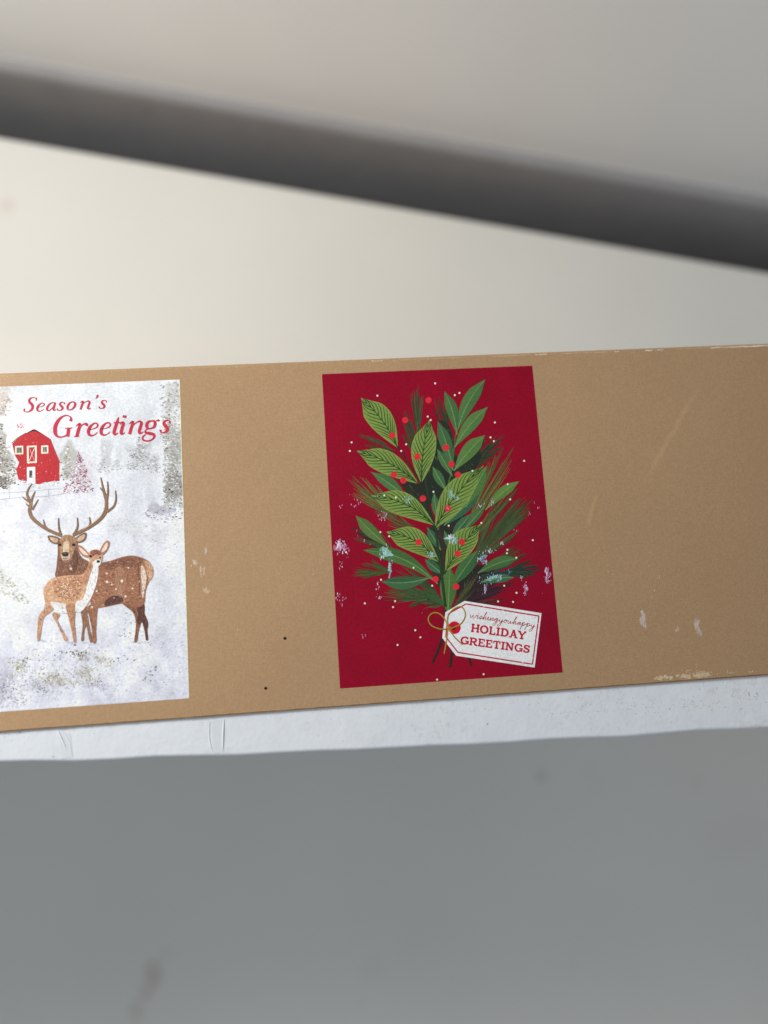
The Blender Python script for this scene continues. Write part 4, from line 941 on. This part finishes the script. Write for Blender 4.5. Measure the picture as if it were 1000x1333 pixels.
for x, y, rx, ry, c, n in ((837, 806, 5, 11, (196, 186, 184), 12), (908, 815, 4, 11, (196, 186, 184), 11), (911, 826, 5, 7, (180, 164, 152), 6), (882, 819, 3, 5, (190, 172, 156), 6), (254, 732, 5, 5, (206, 190, 180), 7), (267, 717, 4, 6, (206, 190, 180), 6), (263, 742, 3, 8, (200, 180, 166), 6), (269, 769, 7, 4, (196, 174, 150), 6)):
    rub(x, y, rx, ry, c, KB_, n)
for i in range(34):
    px = a.r.gauss(900, 13) if i < 26 else a.r.gauss(862, 6); lim = 952.9 - .0742 * px
    patch(px, lim - 4.5 - abs(a.r.gauss(0, 2.0)), a.r.uniform(2, 5), a.r.uniform(1.2, 2.6), jit((184, 164, 134), .05, a.r))
a.up()
# torn patch over the rim
for x, y, w_, h_, n in ((906, 875, 24, 5, 40), (862, 882, 9, 4, 14), (952, 876, 10, 2, 10), (980, 874, 12, 2, 8)):
    for i in range(n):
        px, py = x + a.r.gauss(0, w_ / 2), y + a.r.gauss(0, h_ / 2)
        lim = 953 - .0745 * px - .0 - 1.5
        if py < lim: a.dot(px, py, a.r.uniform(.4, 1.3), jit((186, 164, 132), .06, a.r), 7, a.r.uniform(.3, .9), a.r.uniform(0, 3))
a.up()
for x, y in ((371, 831), (346, 896)): a.dot(x, y, 2.0, (34, 14, 18), 12); a.up()
a.dot(949, 452, 1.2, (54, 34, 24), 8); a.up()
# fold worn pale, in short broken runs
_e0 = project(-.06, YT - .00042, H); _e1 = project(.066, YT - .00042, H)
def TOPY(x): return _e0[1] + (_e1[1] - _e0[1]) * (x - _e0[0]) / (_e1[0] - _e0[0]) + .1
def top_y(x): return TOPY(x)
for x0, x1, th, c in ((-10, 60, .5, (200, 168, 124)), (150, 165, .6, (208, 180, 138)), (180, 330, .45, (196, 164, 120)), (484, 498, 1.1, (232, 218, 190)), (520, 600, .7, (206, 180, 140)), (640, 690, .8, (210, 186, 146)), (697, 712, 1.3, (232, 216, 190)), (730, 790, .8, (214, 190, 156)), (800, 806, 1.3, (236, 222, 198)), (840, 850, 1.4, (236, 222, 200)), (856, 864, 1.2, (236, 222, 200)), (880, 922, .9, (206, 178, 140)), (925, 1000, 1.8, (230, 212, 190)), (960, 1010, 1.6, (238, 224, 206))):
    n = max(3, int((x1 - x0) / 5)); 
    a.stroke([(x0 + (x1 - x0) * i / n, top_y(x0 + (x1 - x0) * i / n) + a.r.uniform(-.1, .5), th * a.r.uniform(.35, .85)) for i in range(n + 1)], mixc(c, (190, 158, 116), .3), n=2); a.up()
for i in range(70):
    x = a.r.uniform(0, 1000); a.dot(x, top_y(x) + a.r.uniform(.2, 2.4), a.r.uniform(.3, 1.3), (206, 178, 136), 6, a.r.uniform(.2, .5))
a.up()
# dark cut rim of the lid
def rim_y(x): return 952.9 - .0742 * x
xs = list(range(-12, 1012, 8))
a.stroke([(x, rim_y(x) - .9 + a.r.uniform(-.3, .3), a.r.uniform(.5, 1.3)) for x in xs], (112, 84, 56), n=1); a.up()
o = a.build('wear_marks', lid); o['label'] = 'pale rubbed specks, torn rim patch and two dark ink dots'

# ---------------------------------------------------------------- marks on the white tray edge
a = Art(z=ZT, gain=1.45, seed=41); a.CAP = 400
def strip_pt(x, s): 
    """s = 0 under the rim, 1 at the tray's folded edge"""
    p = (rim_y(x), 992.8 - .0335 * x - .0000115 * x * x); return (x, p[0] + (p[1] - p[0]) * s)
for i in range(300):
    x = a.r.uniform(-5, 1000); s = abs(a.r.gauss(.12, .16)); q = math.sin(x * .021) + math.sin(x * .047 + 2)
    if q < .1 or s > .8: continue
    a.dot(*strip_pt(x, s), a.r.uniform(.3, .8), jit((158, 152, 136), .12, a.r), 6, a.r.uniform(.3, .6), a.r.uniform(0, 3))
for i in range(120):
    x = a.r.uniform(700, 1000); s = a.r.gauss(.46, .06)
    a.dot(*strip_pt(x, s), a.r.uniform(.3, 1.1), jit((166, 152, 134), .1, a.r), 6, a.r.uniform(.3, .6), a.r.uniform(-.3, .3))
for i in range(60):
    x = a.r.uniform(0, 1000); s = a.r.uniform(.1, .85)
    a.dot(*strip_pt(x, s), a.r.uniform(.3, .9), jit((170, 172, 172), .1, a.r), 6, a.r.uniform(.3, .6), a.r.uniform(0, 3))
for x, s, l, g in ((634, .62, 3, -1.), (975, .3, 5, 1.5), (68, .86, 3, .3), (985, .32, 3, 1.2)):
    p = strip_pt(x, s); a.stroke([p, (p[0] + l * math.cos(g), p[1] + l * math.sin(g))], (96, 92, 88), .7)
a.up()
o = a.build('tray_smudges', tray); o['label'] = 'faint brown flecks along the white edge'
def tape_mat():
    t = NT('clear_tape')
    t.b.inputs['Transmission Weight'].default_value = .0
    c = t.mix(t.ramp(t.noise(300, 3), .3, .7), (.755, .785, .81), (.73, .76, .79))
    return t.done(c, .22, .5)
TAPE = tape_mat()
def ridge(pts, wd, ht):
    """a raised paper fold lying on the tray, along points of the photograph"""
    P = cr([on_plane(x, y, ZT)[:2] for x, y in pts], 5); v = []; f = []; n = len(P)
    for i, p in enumerate(P):
        d = P[min(i + 1, n - 1)] - P[max(i - 1, 0)]; l = np.hypot(*d) or 1; q = np.array((-d[1], d[0])) / l
        s = math.sin(math.pi * (.08 + .84 * i / (n - 1)))
        for u, h in ((-1, 0), (-.45, .8), (0, 1), (.45, .8), (1, 0)): v.append((p[0] + q[0] * wd * u * s, p[1] + q[1] * wd * u * s, ZT + 8e-6 + ht * h * s))
    for i in range(n - 1):
        for j in range(4): f.append((i * 5 + j, i * 5 + j + 1, i * 5 + j + 6, i * 5 + j + 5))
    return v, f
for pts_tape, r1, r2 in ([((276, 938), (292, 936), (292, 979), (278, 981)), [(291.5, 936), (290.5, 956), (290, 978)], [(273, 939), (272.5, 962), (277, 979)]],
                         [((76, 951), (92, 956), (95, 986), (80, 988)), [(75, 950), (80, 961), (87, 976)], [(80, 952), (89, 964), (94, 984)]]):
    pts = [on_plane(x, y, ZT) for x, y in pts_tape]
    vv = [(p.x, p.y, ZT + 4e-6 + i_ * 2e-5) for i_ in (0, 1) for p in pts]
    o = mesh_obj('tape', vv, [(0, 3, 2, 1), (4, 5, 6, 7), (0, 1, 5, 4), (1, 2, 6, 5), (2, 3, 7, 6), (3, 0, 4, 7)], TAPE, tray); o['label'] = 'small piece of clear tape over a fold'
    for rr_, wd, ht in ((r1, 1.3e-4, 1.3e-4), (r2, .8e-4, .6e-4)):
        vv, ff = ridge(rr_, wd, ht); mesh_obj('crease', [(x, y, z + 2.4e-5) for x, y, z in vv], ff, WHITE, o, True)
